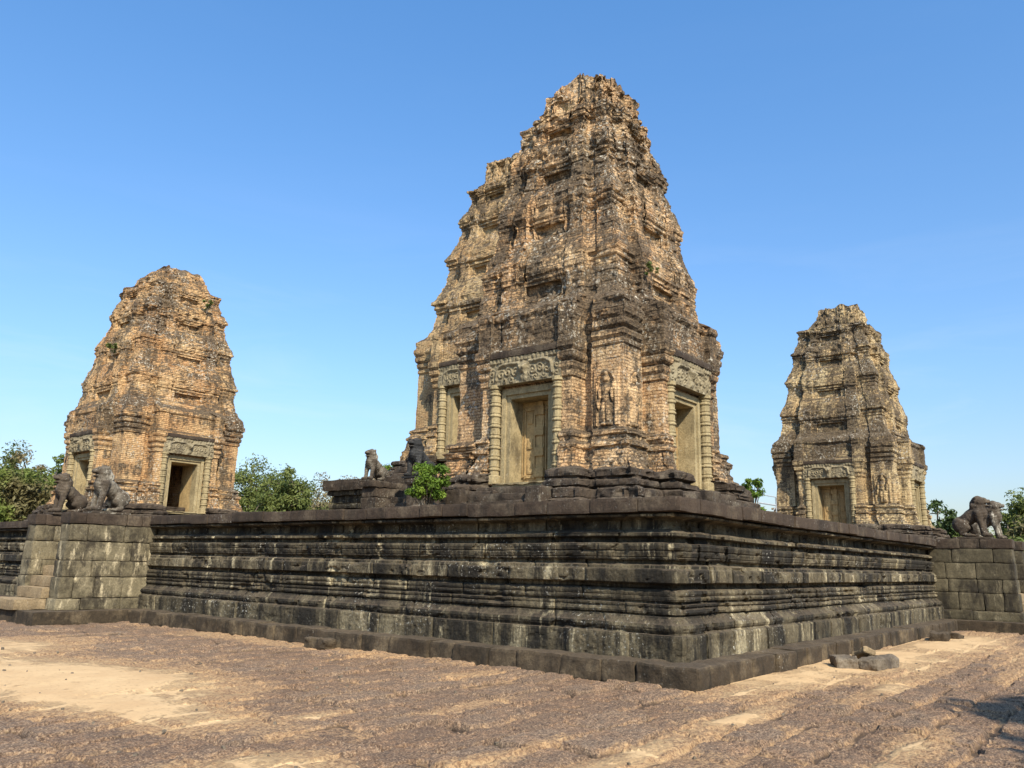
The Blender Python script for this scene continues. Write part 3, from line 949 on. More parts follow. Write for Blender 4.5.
def make_body(spec, dz, nu, seed, ruin, kz, bites=(), rag=1.0, open_faces=None):
    V, h = tower_rings(spec, dz, nu, open_faces)
    shp = V.shape
    hh = V[..., 2] / kz
    P = V + seed * 7.31
    # worn edges: lean towards a smoothed copy where a noise says so, everywhere higher up
    W = smooth_grid(V, 5)
    wear = np.clip(sstep(-0.1, 0.5, fbm(P * 1.1, 4, seed)) * 0.65 + sstep(4.3, 9.5, hh) * 0.25, 0, 1)
    wear = wear[..., None]
    V = V * (1 - wear) + W * wear
    N = grid_normals(V)
    N[..., 2] *= 0.5
    r = np.interp(hh, [0, 1.5, 1.7, 3.4, 4.4, 7.5, 9.5, 11.2], [.75, .65, .16, .20, .50, .58, .85, 1.2]) * ruin
    inside = np.maximum(np.abs(V[..., 0]), np.abs(V[..., 1])) < 1.7
    r = np.where(inside & (hh < 2.8), 0.05, r)
    dist = -np.abs(fbm(P * 0.75, 3, seed + 1)) * 0.10 * r
    dist += fbm(P * 2.3, 3, seed + 2) * 0.050 * r
    dist += fbm(P * 7.0, 3, seed + 3) * 0.046 * (0.22 + r)
    # masonry: each brick (and each clump of bricks) sits a little in or out; many lost higher up
    u = V[..., 0] + V[..., 1]
    u2 = V[..., 0] - V[..., 1]
    rowi = np.floor(V[..., 2] / 0.078).astype(np.int64)
    bi = np.floor(u / 0.25 + (rowi % 2) * 0.5).astype(np.int64)
    bj = np.floor(u2 / 0.25).astype(np.int64)
    hb = _hash(rowi, bi, bj * 0, seed + 4)
    dist += (hb - 0.5) * 0.06 * np.clip(r, 0.2, 1.3)
    big = _hash(np.floor(V[..., 2] / 0.235).astype(np.int64), np.floor(u / 0.42).astype(np.int64), np.floor(u2 / 0.42).astype(np.int64), seed + 5)
    gone = sstep(0.05, 0.25, fbm(P * 1.3 + 3.3, 3, seed + 6))
    dist -= (big > 0.55) * gone * 0.10 * np.clip(r - 0.25, 0, 1.3)
    dist += (big < 0.12) * (1 - gone) * 0.07 * np.clip(r - 0.3, 0, 1)
    pit = sstep(0.42, 0.62, fbm(P * 3.6 + 8, 3, seed + 7))
    dist -= pit * 0.07 * r
    # strata: rows of brick fallen away under ledges
    stz = fbm(np.stack([V[..., 0] * .8, V[..., 1] * .8, V[..., 2] * 6.5], -1) + seed, 3, seed + 9)
    dist += stz * 0.050 * np.clip(r - 0.2, 0, 1.2)
    st2 = fbm(np.stack([V[..., 0] * 1.3, V[..., 1] * 1.3, V[..., 2] * 11.0], -1) + seed * 2, 2, seed + 14)
    dist += st2 * 0.035 * np.clip(r, 0.1, 1.0)
    V = V + N * dist[..., None] * rag
    for (bx, by, bz, br, bd) in bites:
        d = np.sqrt((V[..., 0] - bx) ** 2 + (V[..., 1] - by) ** 2 + ((V[..., 2] - bz) * 0.9) ** 2) / br
        wgt = np.exp(-d ** 4)
        ctr = np.array([0, 0, 0])
        V[..., 0] *= 1 - wgt * bd
        V[..., 1] *= 1 - wgt * bd
    # ragged summit
    topw = sstep(10.0, 11.0, hh)
    V[..., 2] += topw * (fbm(P * 2.6, 3, seed + 10) * 0.18 + fbm(P * 1.1, 2, seed + 11) * 0.14)
    q = grid_quads(shp[0], shp[1], True)
    Vf = V.reshape(-1, 3)
    # roof: fan of shrinking rings
    topr = V[-1]
    cen = topr.mean(0)
    cap = [topr]
    for k in (0.75, 0.5, 0.25, 0.02):
        rr_ = cen + (topr - cen) * k
        rr_[:, 2] = rr_[:, 2] * 1.0 + fbm(rr_ * 2.7, 3, seed + 12) * 0.15
        cap.append(rr_)
    cap = np.array(cap)
    g = Geo()
    g.add(Vf, q)
    g.add(cap, grid_quads(len(cap), shp[1], True))
    return g


def rot_face(V, f):
    """face 0 looks to -y; each turn is 90 degrees counter clockwise (face 3 looks to -x)"""
    V = np.array(V, float)
    x, y, z = V[:, 0].copy(), V[:, 1].copy(), V[:, 2].copy()
    for _ in range(f):
        x, y = -y, x
    return np.stack([x, y, z], 1)


def emit2(g, name, mat, par, f, kx, ky, kz, smooth=False):
    V = np.concatenate(g.V)
    V = V * np.array([kx, ky, kz])
    return mesh_np(name, rot_face(V, f), np.concatenate(g.Q), mat, par, smooth, attr={"blk": np.concatenate(g.A)})


def emit(g, name, mat, par, f, kx, kz, smooth=False):
    return emit2(g, name, mat, par, f, kx, kx, kz, smooth)


def sd_seg(X, Z, a, b):
    pa = np.stack([X - a[0], Z - a[1]], -1)
    ba = np.array([b[0] - a[0], b[1] - a[1]])
    t = np.clip((pa @ ba) / (ba @ ba), 0, 1)
    return np.linalg.norm(pa - t[..., None] * ba, axis=-1)


def door_parts(par, f, kx, kz, style, seed, res=0.018, dep=2.34):
    emit = lambda g, nm, mt, pr, fc, a, b: emit2(g, nm, mt, pr, fc, a * 0.885, a, b)
    """carved sandstone doorway on face f in tower units: opening x -.57..+.57, z .74..2.62, wall plane y=-dep"""
    y0 = -dep
    # frame : two nested rebates
    g = Geo()
    for (o, i, yy, zt, k) in ((0.80, 0.675, y0 - 0.06, 2.70, 1), (0.675, 0.56, y0 - 0.015, 2.60, 2)):
        w = o - i
        for sx in (-1, 1):
            g.block((sx * (o + i) / 2, yy + 0.16, (0.62 + zt) / 2), (w, 0.34, zt - 0.62 - 0.002 * k), 0.12, 0.008, 0.002, seed + k)
        g.block((0, yy + 0.163, zt - w / 2 + (0.045 if k == 1 else 0.04)), (2 * o - 0.004, 0.338, w + 0.02), 0.12, 0.008, 0.002, seed + k + 3)
    g.block((0, y0 + 0.0, 0.58), (1.66, 0.62, 0.10), 0.1, 0.015, 0.006, seed + 9)
    # reveal: thin stone lining behind the rebates
    if style != 'open':
        for sx in (-1, 1):
            g.block((sx * 0.615, y0 + 0.30, 1.60), (0.11, 0.44, 1.96), 0.2, 0.004, 0.001, seed + 20)
        g.block((0, y0 + 0.302, 2.55), (1.12, 0.44, 0.10), 0.2, 0.004, 0.001, seed + 21)
    fr = emit(g, "door_frame", SAND_GREEN, par, f, kx, kz)
    # false door: two leaves and the bossed middle stud
    if style == 'open':
        g = Geo()
        for sx in (-1, 1):
            g.block((sx * 0.62, y0 + 0.55, 1.60), (0.12, 0.85, 1.96), 0.2, 0.01, 0.004, seed + 20)
        g.block((0, y0 + 0.55, 2.56), (1.3, 0.84, 0.12), 0.2, 0.01, 0.004, seed + 22)
        emit(g, "door_reveal", SAND_STONE, par, f, kx, kz)
    else:
        g = Geo()
        for sx in (-1, 1):
            g.block((sx * 0.31, y0 + 0.46, 1.58), (0.52, 0.10, 1.90), 0.06, 0.012, 0.004, seed + 30)
        for sx in (-1, 1):
            for (u0, u1, dp) in ((.10, .53, .040), (.17, .46, .030)):
                m_ = 0.035
                for uc in (u0, u1):
                    g.block((sx * uc, y0 + 0.41 - dp * .3, 1.58), (m_, 0.05, 1.80 - dp * 6), 0.1, 0.006, 0.003, seed + 60)
                for zc_ in (0.72 + dp * 3, 2.44 - dp * 3):
                    g.block((sx * (u0 + u1) / 2, y0 + 0.411 - dp * .3, zc_), (u1 - u0, 0.05, m_), 0.1, 0.006, 0.003, seed + 61)
            for k in range(3):
                g.block((sx * .315, y0 + 0.405, 1.0 + k * .56), (.17, .05, .24), .05, .02, .008, seed + 70 + k)
        leaf = emit(g, "door_panel", DOOR_OCHRE, par, f, kx, kz)
        g = Geo()
        g.block((0, y0 + 0.41, 1.58), (0.17, 0.10, 1.90), 0.06, 0.01, 0.003, seed + 31)
        for k in range(4):
            g.block((0, y0 + 0.375, 0.90 + k * 0.46), (0.27, 0.10, 0.20), 0.05, 0.012, 0.003, seed + 32 + k)
        emit(g, "door_stud", DOOR_OCHRE, leaf, f, kx, kz)
    # octagonal ringed colonnettes
    for sx in (-1, 1):
        prof = [(0.0, 0.60)]
        z = 0.60
        prof += [(0.17, 0.60), (0.17, 0.80), (0.145, 0.82)]
        nr = 8
        for k in range(nr):
            zb = 0.82 + k * (1.92 / nr)
            L = 1.92 / nr
            for dzr, rr_ in ((0.0, .118), (0.42 * L, .118), (0.46 * L, .140), (0.54 * L, .146), (0.62 * L, .140), (0.66 * L, .122), (0.78 * L, .122), (0.80 * L, .134), (0.88 * L, .134), (0.90 * L, .118)):
                prof.append((rr_, zb + dzr))
        prof += [(0.118, 2.74), (0.155, 2.76), (0.155, 2.84), (0.0, 2.84)]
        g = Geo()
        g.lathe(prof, (sx * 0.935, y0 - 0.12, 0), 12)
        emit(g, "colonnette", SAND_GREEN, par, f, kx, kz)
    # carved lintel
    w, zb, zt = 1.08, 2.82, 3.42
    nx, nz = int(2 * w / res), int((zt - zb) / res)
    X, Zg = np.meshgrid(np.linspace(-w, w, nx), np.linspace(zb, zt, nz), indexing='xy')
    zz = (Zg - zb) / (zt - zb)
    H = np.zeros_like(X)
    for sx in (-1, 1):
        xs = X * sx
        # garland branch: rises from the middle, runs out, drops at the end
        br = np.minimum.reduce([sd_seg(xs, Zg, (0.06, 3.14), (0.16, 3.26)), sd_seg(xs, Zg, (0.16, 3.26), (0.62, 3.27)), sd_seg(xs, Zg, (0.62, 3.27), (0.80, 3.18)), sd_seg(xs, Zg, (0.80, 3.18), (0.84, 2.95))])
        H += 0.06 * np.exp(-(br / 0.045) ** 2)
        for cx, cz, rr_ in ((0.26, 3.06, 0.13), (0.48, 3.08, 0.12), (0.68, 3.05, 0.11), (0.97, 3.1, 0.10), (0.97, 2.93, .07), (0.36, 2.91, .07), (0.58, 2.91, .07)):
            dd = np.hypot(xs - cx, Zg - cz)
            an = np.arctan2(Zg - cz, xs - cx)
            H += 0.038 * np.exp(-(dd / rr_) ** 4) * (0.5 + 0.5 * np.cos(dd * 75 - an * 1.0))
    c0 = np.hypot(X, (Zg - 3.16) * 0.8)
    H += 0.10 * np.exp(-(c0 / 0.10) ** 4) + 0.05 * np.exp(-((np.abs(X) / 0.09) ** 4 + ((Zg - 2.97) / 0.12) ** 4))
    fr_ = sstep(0.80, 0.83, zz)
    H = H * (1 - fr_) + fr_ * (0.02 + 0.02 * np.abs(np.sin(X * 26)))
    Pn = np.stack([X, Zg, X * 0 + seed], -1)
    H += fbm(Pn * 16, 3, seed) * 0.018
    H *= 1 - 0.7 * sstep(0.15, 0.5, fbm(Pn * 2.2, 3, seed + 5))
    edge = np.minimum(np.minimum(X + w, w - X), np.minimum(Zg - zb, zt - Zg))
    yb = y0 - 0.22
    Y = yb - H
    V = np.stack([X, Y, Zg], -1)
    g = Geo()
    g.add(V, grid_quads(nz, nx))
    g.block((0, yb + 0.185, (zb + zt) / 2), (2 * w - 0.006, 0.35, zt - zb - 0.006), 0.15, 0.0, 0.0, seed)
    li = emit(g, "lintel", LINTEL_STONE, par, f, kx, kz)
    g = Geo()
    g.block((-0.02, y0 - 0.08, 3.50), (2.2, 0.40, 0.15), 0.06, 0.02, 0.012, seed + 40)
    emit(g, "cornice_slab", COPING_STONE, li, f, kx, kz)
    return fr


def figure_relief(par, f, kx, kz, mat, seed, cx, yw, z0=1.72, hgt=1.12, res=0.016, amp=1.0):
    """low carving of a standing figure in an arched niche"""
    w = 0.30
    n, m = int(2 * w / res), int((hgt + .12) / res)
    X, Z = np.meshgrid(np.linspace(-w, w, n), np.linspace(0, hgt + 0.12, m), indexing='xy')

    def ell(cx_, cz, rx, rz): return np.exp(-(((X - cx_) / rx) ** 2 + ((Z - cz) / rz) ** 2) ** 1.5)
    s = hgt
    H = np.maximum.reduce([ell(0, .90 * s, .065, .075), ell(0, 1.0 * s, .045, .06) * .8, ell(0, .70 * s, .105, .12), ell(0, .54 * s, .085, .12), ell(-.05, .30 * s, .055, .25), ell(.05, .30 * s, .055, .25),
                           ell(-.06, .05 * s, .06, .04), ell(.06, .05 * s, .06, .04), ell(-.14, .62 * s, .035, .16), ell(.145, .62 * s, .035, .16), ell(-.17, .44 * s, .03, .12), ell(.18, .75 * s, .03, .10), ell(0, .40 * s, .12, .05) * .8])
    arch = np.where(Z < .72 * s, np.abs(np.abs(X) - .215), np.abs(np.hypot(X, (Z - .72 * s) * .62) - .215))
    inside = np.where(Z < .72 * s, np.abs(X) < .215, np.hypot(X, (Z - .72 * s) * .62) < .215)
    D = 0.075 * H * amp + 0.035 * np.exp(-(arch / .02) ** 2) * amp - 0.035 * inside * (1 - np.clip(H * 2, 0, 1))
    D += fbm(np.stack([X, Z, X * 0 + seed], -1) * 14, 3, seed) * .012
    ed = np.minimum(np.minimum(X + w, w - X), np.minimum(Z + .0, hgt + .12 - Z))
    D = D * sstep(0, .03, ed) - 0.06 * (1 - sstep(0, .02, ed))
    V = np.stack([X + cx, yw - 0.045 - D, Z + z0], -1)
    g = Geo()
    g.add(V, grid_quads(m, n))
    return emit(g, "carved_figure", mat, par, f, kx, kz)


def tower_plinth(par, kx, kz, seed, mat, gap=1.0, height=0.82, res=0.045, spread=0.0):
    """stepped dark stone base with redents, notched courses"""
    s = []

    def ring(h, o):
        cut = 2.75 + o if h < height * .50 else 1.80
        s.append((h, 2.42 + o, 2.36 + o, 1.75 + o * .5, 2.80 + o, 1.50 + o * .8, 2.74 + o, 1.0, cut, 0.80))
    sp = spread
    for h, o in ((-0.05, .58 + sp), (.05, .58 + sp), (.16, .56 + sp), (.18, .48 + sp * .6), (.20, .42 + sp * .6), (.22, .46), (.38, .44), (.395, .40), (.415, .30), (.43, .26), (.46, .34), (.56, .33), (.58, .22), (.62, .20), (.65, .28), (.78, .26), (.82, .16), (.84, 0.0), (.86, -.25)):
        ring(h * height / .82, o)
    s = [tuple([r[0] * kz] + [v * kx for v in r[1:]]) for r in s]
    V, h = tower_rings(s, res, [int(max(3, 9 * .04 / res)), 3, int(max(3, 5 * .04 / res)), 3, int(max(4, 14 * .04 / res)), 6, 4, 4, int(max(4, 18 * .04 / res))])
    P = V + seed * 3.3
    W = smooth_grid(V, 3)
    wear = sstep(-.2, .4, fbm(P * 1.2, 3, seed))[..., None]
    V = V * (1 - wear) + W * wear
    N = grid_normals(V)
    N[..., 2] *= .4
    u = V[..., 0] + V[..., 1]
    blk = _hash(np.floor(V[..., 2] / (.21 * kz)).astype(np.int64), np.floor(u / .5).astype(np.int64), np.floor((V[..., 0] - V[..., 1]) / 9).astype(np.int64), seed)
    d = (blk - .5) * .10 + fbm(P * 3, 4, seed + 1) * .08 + fbm(P * 9, 3, seed + 2) * .045
    d -= sstep(.3, .6, fbm(P * 2.5 + 4, 3, seed + 4)) * .12
    V = V + N * d[..., None]
    return mesh_np("tower_base", V, grid_quads(V.shape[0], V.shape[1], True), mat, par)


NU_HI = [17, 14, 8, 9, 15, 16, 7, 5, 20]
NU_LO = [10, 7, 5, 5, 8, 8, 4, 3, 11]


def door_steps(par, f, kx, kz, seed, mat=None):
    g = Geo()
    for k in range(3):
        g.block((0, -(3.55 - k * .2) + .5, .07 + k * .165), (1.5 - k * .06, 1.1, .165), .06, .025, .014, seed + k)
    emit(g, "door_steps", mat or TOWER_BASE, par, f, kx, kz)
    for sx in ((-1, 1) if f == 3 else (-1,)):
        g = Geo()
        g.block((sx * 1.02, -3.30, .22), (.40, .46, .44), .05, .035, .016, seed + 10 + sx)
        emit(g, "guardian_block", mat or TOWER_BASE, par, f, kx, kz)


TOWERS = {}
# the near corner tower
t = thing("brick_tower", "large nearest brick tower rising over the terrace corner", "tower", (4.5, 4.5, 2.64))
kx, kz = 1.0, 0.960
spec = std_spec(kx, kz, widths=(1.82, 1.58, 1.36, 1.22, 1.00), mould=0.6)
make_body(spec, 0.034, NU_HI, 3, 1.0, kz, bites=[(1.2, -1.2, 9.5, .9, .14), (-.8, .9, 10.7, .6, .14), (.1, -.2, 11.3, .35, .3)]).build("brickwork", BRICK_MAIN, t)
tower_plinth(t, kx, kz, 5, TOWER_BASE, spread=0.06)
for f in (3, 0):
    door_parts(t, f, kx, kz, 'false', 100 + f)
    door_steps(t, f, kx, kz, 150 + f)
figure_relief(t, 3, kx, kz, BRICK_MAIN, 7, 1.80, -2.17, amp=0.7)
figure_relief(t, 0, kx, kz, BRICK_MAIN, 8, -1.80, -2.17, amp=0.6)

# the left corner tower (orange, rounded summit, open doorway)
t = thing("brick_tower", "orange brick tower with rounded top and black open doorway behind the two left lions", "tower", (4.8, 25.2, 2.64))
kx, kz = 1.06, 0.955
spec = std_spec(kx, kz, open_door=True, widths=(1.95, 1.74, 1.50, 1.30, 1.05), dome=True, mould=0.55)
make_body(spec, 0.06, NU_LO, 17, 1.0, kz, rag=1.0, open_faces=(0,)).build("brickwork", BRICK_WEST, t)
tower_plinth(t, kx, kz, 25, TOWER_BASE, res=0.08, height=.8)
door_parts(t, 0, kx, kz, 'open', 200, res=0.03)
door_parts(t, 3, kx, kz, 'false', 203, res=0.03)

# the right corner tower
t = thing("brick_tower", "tan brick tower with grey stains standing at the right behind the long terrace wall", "tower", (25.2, 4.8, 2.64))
kx, kz = 1.07, 0.945
spec = std_spec(kx, kz, widths=(1.88, 1.68, 1.46, 1.24, 0.98), mould=0.75)
make_body(spec, 0.06, NU_LO, 29, 0.85, kz, bites=[(-.6, .9, 10.4, .7, .35), (-.3, .2, 10.6, .5, .2)]).build("brickwork", BRICK_EAST, t)
tower_plinth(t, kx, kz, 35, TOWER_BASE, res=0.08)
for f in (3, 0):
    door_parts(t, f, kx, kz, 'false', 300 + f, res=0.03)
figure_relief(t, 3, kx, kz, BRICK_EAST, 9, 1.80, -2.17, res=0.03)
figure_relief(t, 0, kx, kz, BRICK_EAST, 10, -1.80, -2.17, res=0.03)

# the central tower on its own platform, mostly hidden
CZ = 4.75
t = thing("brick_tower", "partly hidden taller brick tower showing its left flank behind the nearest tower", "tower", (15, 15, CZ))
kx, kz = 1.36, 1.30
spec = std_spec(kx, kz, widths=(1.84, 1.60, 1.36, 1.15, 0.9))
make_body(spec, 0.07, NU_LO, 41, 0.95, kz).build("brickwork", BRICK_MID, t)
tower_plinth(t, kx, kz * .8, 45, TOWER_BASE, res=0.09)
door_parts(t, 3, kx, kz, 'false', 400, res=0.035)
# its platform
plat = thing("stone_platform", "low moulded stone platform under the hidden central tower", "platform")
g = Geo()
for z0, z1, h_ in ((2.55, 2.9, 5.6), (2.9, 3.05, 5.45), (3.05, 3.35, 5.32), (3.35, 3.6, 5.2), (3.6, 3.8, 5.30), (3.8, 4.1, 5.22), (4.1, 4.3, 5.36)):
    g.block((15, 15, (z0 + z1) / 2), (2 * h_, 2 * h_, z1 - z0 - .002), 0.16, 0.05, 0.02, int(z0 * 10))
g.build("platform_body", WALL_STONE, plat)
g = Geo()
g.block((15, 15, 4.5), (11.0, 11.0, .42), 0.16, 0.04, 0.03, 4)
g.build("platform_coping", TOWER_BASE, plat)

# central stair: two piers with lions, flight between
def small_stair():
    st = thing("staircase", "small steep stairway with lion piers climbing to the hidden central tower", "staircase", group="stairways with lion piers")
    for yc in (13.75, 16.02):
        g = Geo()
        for k, (z0, z1) in enumerate(((2.55, 3.0), (3.0, 3.4), (3.4, 3.8), (3.8, 4.15))):
            g.block((8.9, yc, (z0 + z1) / 2), (1.9 - .03 * k, .75, z1 - z0 - .004), .08, .03, .02, 70 + k)
        g.block((8.85, yc, 4.25), (1.95, .80, .21), .08, .04, .025, 75)
        g.build("pier", TOWER_BASE, st)
    for k in range(9):
        g = Geo()
        zt = 2.6 + (k + 1) * .25
        x0 = 7.6 + k * .28
        g.block(((x0 + 10.4) / 2, 14.95, zt - .125), (10.4 - x0, 1.65, .247), .1, .03, .02, 80 + k)
        g.build("step", TOWER_BASE, st)
    return st


small_stair()

# ------------------------------------------------------------------ guardian lions
def lion_mesh(mat, pose):
    import bmesh
    bm = bmesh.new()

    def ell(c, r, rot=None):
        m = Matrix.Translation(c)
        if rot: m = m @ Matrix.Rotation(rot, 4, 'Y')
        bmesh.ops.create_icosphere(bm, subdivisions=3, radius=1.0, matrix=m @ Matrix.Diagonal((*r, 1)))

    def cap(a, b, ra, rb, n=7):
        a, b = Vector(a), Vector(b)
        for i in range(n):
            t = i / (n - 1)
            bmesh.ops.create_icosphere(bm, subdivisions=2, radius=ra + (rb - ra) * t, matrix=Matrix.Translation(a.lerp(b, t)))
    # haunches and sloping back
    ell((-0.40, 0, 0.40), (.27, .25, .27))
    cap((-0.38, 0, 0.44), (0.12, 0, 0.80), .215, .25)
    ell((0.16, 0, 0.76), (.23, .25, .31))
    ell((0.26, 0, 0.78), (.17, .20, .22))
    for s in (-1, 1):
        cap((0.17, s * .19, 0.80), (0.25, s * .19, 0.40), .135, .10)
        cap((0.25, s * .19, 0.40), (0.29, s * .19, 0.10), .10, .085, 5)
        ell((0.36, s * .19, .065), (.15, .10, .075))
        ell((-0.34, s * .235, .36), (.25, .115, .22), 0.5)
        cap((-0.16, s * .24, .30), (-0.36, s * .24, .12), .10, .075, 5)
        ell((-0.20, s * .24, .06), (.20, .09, .065))
        ell((0.14, s * .185, 1.27), (.05, .045, .075))
        ell((0.40, s * .10, 1.235), (.045, .05, .04))
    # mane collar, neck, head
    cap((0.16, 0, 0.92), (0.20, 0, 1.12), .235, .215, 4)
    ell((0.20, 0, 1.14), (.225, .235, .215))
    ell((0.32, 0, 1.17), (.15, .165, .14))
    ell((0.42, 0, 1.145), (.13, .125, .065))
    ell((0.40, 0, 1.03), (.11, .105, .04))
    ell((0.50, 0, 1.18), (.05, .06, .045))
    ell((0.06, 0, 1.0), (.15, .22, .22))
    me = bpy.data.meshes.new("tmp")
    bm.to_mesh(me)
    bm.free()
    o = bpy.data.objects.new("tmp", me)
    C.objects.link(o)
    md = o.modifiers.new("r", 'REMESH')
    md.mode = 'VOXEL'
    md.voxel_size = 0.021
    sm = o.modifiers.new("s", 'SMOOTH')
    sm.iterations = 2
    dg = bpy.context.evaluated_depsgraph_get()
    ev = o.evaluated_get(dg)
    m2 = bpy.data.meshes.new_from_object(ev)
    bpy.data.objects.remove(o)
    n = len(m2.vertices)
    co = np.empty(n * 3, np.float32)
    m2.vertices.foreach_get("co", co)
    co = co.reshape(-1, 3).astype(float)
    D = np.stack([fbm(co * 7 + 11 * k, 3, 60 + k) for k in range(3)], -1)
    co += D * 0.022
    ring = np.exp(-(((co[:, 0] - .22) / .26) ** 2 + ((co[:, 2] - .86) / .22) ** 2))
    co[:, 0] += np.sin(co[:, 2] * 62 + np.abs(co[:, 1]) * 14) * .012 * ring
    for ys in (-1, 1):
        e_ = np.exp(-(((co[:, 0] - .44) / .05) ** 2 + ((co[:, 1] - ys * .10) / .04) ** 2 + ((co[:, 2] - 1.235) / .025) ** 2))
        co[:, 0] -= e_ * .03
    mo = np.exp(-(((co[:, 2] - 1.078) / .022) ** 2)) * sstep(.36, .46, co[:, 0])
    co[:, 0] -= mo * .07
    # curls of the mane
    mk = np.exp(-(((co[:, 0] - .1) / .22) ** 2 + ((co[:, 2] - 1.08) / .24) ** 2))
    co += (vnoise(co * 17, 5) * .018 * mk)[:, None] * np.stack([co[:, 0] - .2, co[:, 1], co[:, 2] - 1.05], -1) / .25
    m2.vertices.foreach_set("co", co.astype(np.float32).ravel())
    m2.polygons.foreach_set("use_smooth", np.ones(len(m2.polygons), bool))
    m2.materials.clear()
    m2.materials.append(mat)
    m2.name = "lion_body"
    return m2


LM = lion_mesh(LION_STONE, 0)


def lion(loc, rz, scale, label, mat, group="guardian lions of the stairs"):
    r = thing("lion_statue", label, "lion statue", loc, rz, group, scale)
    me = LM.copy()
    me.materials.clear()
    me.materials.append(mat)
    b = bpy.data.objects.new("lion_body", me)
    C.objects.link(b)
    b.parent = r
    b.location = (0, 0, 0.07)
    g = Geo()
    g.block((-.05, 0, .035), (1.15, .62, .075), .08, .02, .012, int(scale * 100))
    g.build("statue_base", mat, r)
    return r


PI = math.pi
lion((-1.25, 17.80, 2.66), PI, 0.80, "brown seated stone lion, farther one of the pair on the left stairway", LION_STONE)
lion((-1.05, 15.92, 2.66), PI, 0.88, "stone lion blotched with white lichen at the near side of the left stairway", PALE_LION)
lion((17.42, -1.05, 2.66), -PI / 2, 0.92, "smooth brown stone lion on the near pier of the right stairway", LION_STONE)
lion((19.45, -1.15, 2.66), -PI / 2, 0.92, "stone lion with pale face mostly behind another lion on the right stairway", PALE_LION)
lion((8.30, 16.15, 4.35), PI, 0.82, "small pale faced stone lion seen against the sky by the small stairway", PALE_LION)
lion((8.35, 13.95, 4.35), PI, 0.98, "blackened stone lion above the green bush beside the nearest tower", DARK_LION)

# ------------------------------------------------------------------ plants
def leaf_cards(centers, n_per, spread, size, seed, flat=0.5):
    r = np.random.default_rng(seed)
    cs = np.repeat(np.asarray(centers, float), n_per, 0)
    n = len(cs)
    sp = np.repeat(np.broadcast_to(np.asarray(spread, float).reshape(-1, 1), (len(centers), 1)), n_per, 0)
    d = r.normal(size=(n, 3))
    d /= np.linalg.norm(d, axis=1, keepdims=True)
    p = cs + d * sp * (r.random((n, 1)) ** 0.45) * np.array([1, 1, .75])
    ax = r.normal(size=(n, 3))
    ax /= np.linalg.norm(ax, axis=1, keepdims=True)
    nn = d * .6 + r.normal(size=(n, 3)) * .6 + np.array([0, 0, .35])
    nn /= np.linalg.norm(nn, axis=1, keepdims=True)
    b = np.cross(nn, ax)
    b /= np.maximum(np.linalg.norm(b, axis=1, keepdims=True), 1e-6)
    a = np.cross(b, nn)
    s = size * (0.6 + 0.8 * r.random((n, 1)))
    V = np.stack([p - a * s, p + b * s * .42 + nn * s * .1, p + a * s, p - b * s * .42 + nn * s * .1], 1)
    return V.reshape(-1, 3), np.arange(n * 4).reshape(-1, 4)


def tree(loc, height, crown_r, label, leaf, seed, group, n_tips=190, n_leaf=130, leaf_size=0.115, trunk_h=0.3, squash=0.95, gap=0.0, name="tree"):
    rt = thing(name, label, "tree", loc, 0, group)
    r = random.Random(seed)
    g = Geo()
    th = height * trunk_h
    top = Vector((r.uniform(-.3, .3), r.uniform(-.3, .3), th))
    g.tube([(0, 0, -.2), (r.uniform(-.1, .1), r.uniform(-.1, .1), th * .5), tuple(top)], [height * .026, height * .02, height * .016], 8)
    tips, spr = [], []
    cc = Vector((0, 0, height - crown_r * squash))
    nl = 9
    for k in range(nl):
        az = k * 2.39996 + r.uniform(-.4, .4)
        el = r.uniform(-.9, 1.45)
        L = crown_r * r.uniform(.55, .95)
        end = cc + Vector((math.cos(az) * math.cos(el) * L, math.sin(az) * math.cos(el) * L, math.sin(el) * L * squash))
        mid = top.lerp(end, .5) + Vector((r.uniform(-.4, .4), r.uniform(-.4, .4), r.uniform(0, .5)))
        g.tube([tuple(top), tuple(mid), tuple(end)], [height * .012, height * .007, height * .002], 6)
        for j in range(max(2, n_tips // nl)):
            b0 = mid.lerp(end, r.uniform(.1, 1.0))
            dd = Vector((r.gauss(0, 1), r.gauss(0, 1), r.gauss(.25, .8))).normalized() * crown_r * r.uniform(.15, .5)
            e2 = b0 + dd
            g.tube([tuple(b0), tuple(b0.lerp(e2, .5) + Vector((0, 0, .1))), tuple(e2)], [height * .004, height * .0025, height * .001], 4)
            tips.append(tuple(e2))
            spr.append(crown_r * r.uniform(.10, .28))
    g.build("trunk", BARK, rt, True)
    V, Q = leaf_cards(tips, n_leaf, spr, leaf_size, seed)
    mesh_np("crown", V, Q, leaf, rt)
    return rt


def at(px, py, D):
    """world point on a pixel ray at horizontal distance D (used to read positions off the photograph)"""
    d = _fw + _r2 * ((px - 512) / F) - _u2 * ((py - 384) / F)
    h = math.hypot(d.x, d.y)
    return Vector(CP) + d * (D / h)


TB = -5.3
LG = "trees beyond the left end of the terrace"


def tree_at(px, py, D, cr, label, leaf, seed, group, **k):
    p = at(px, py, D)
    tree((p.x, p.y, TB), (p.z - TB) * 1.02, cr * 1.15, label, leaf, seed, group, **k)


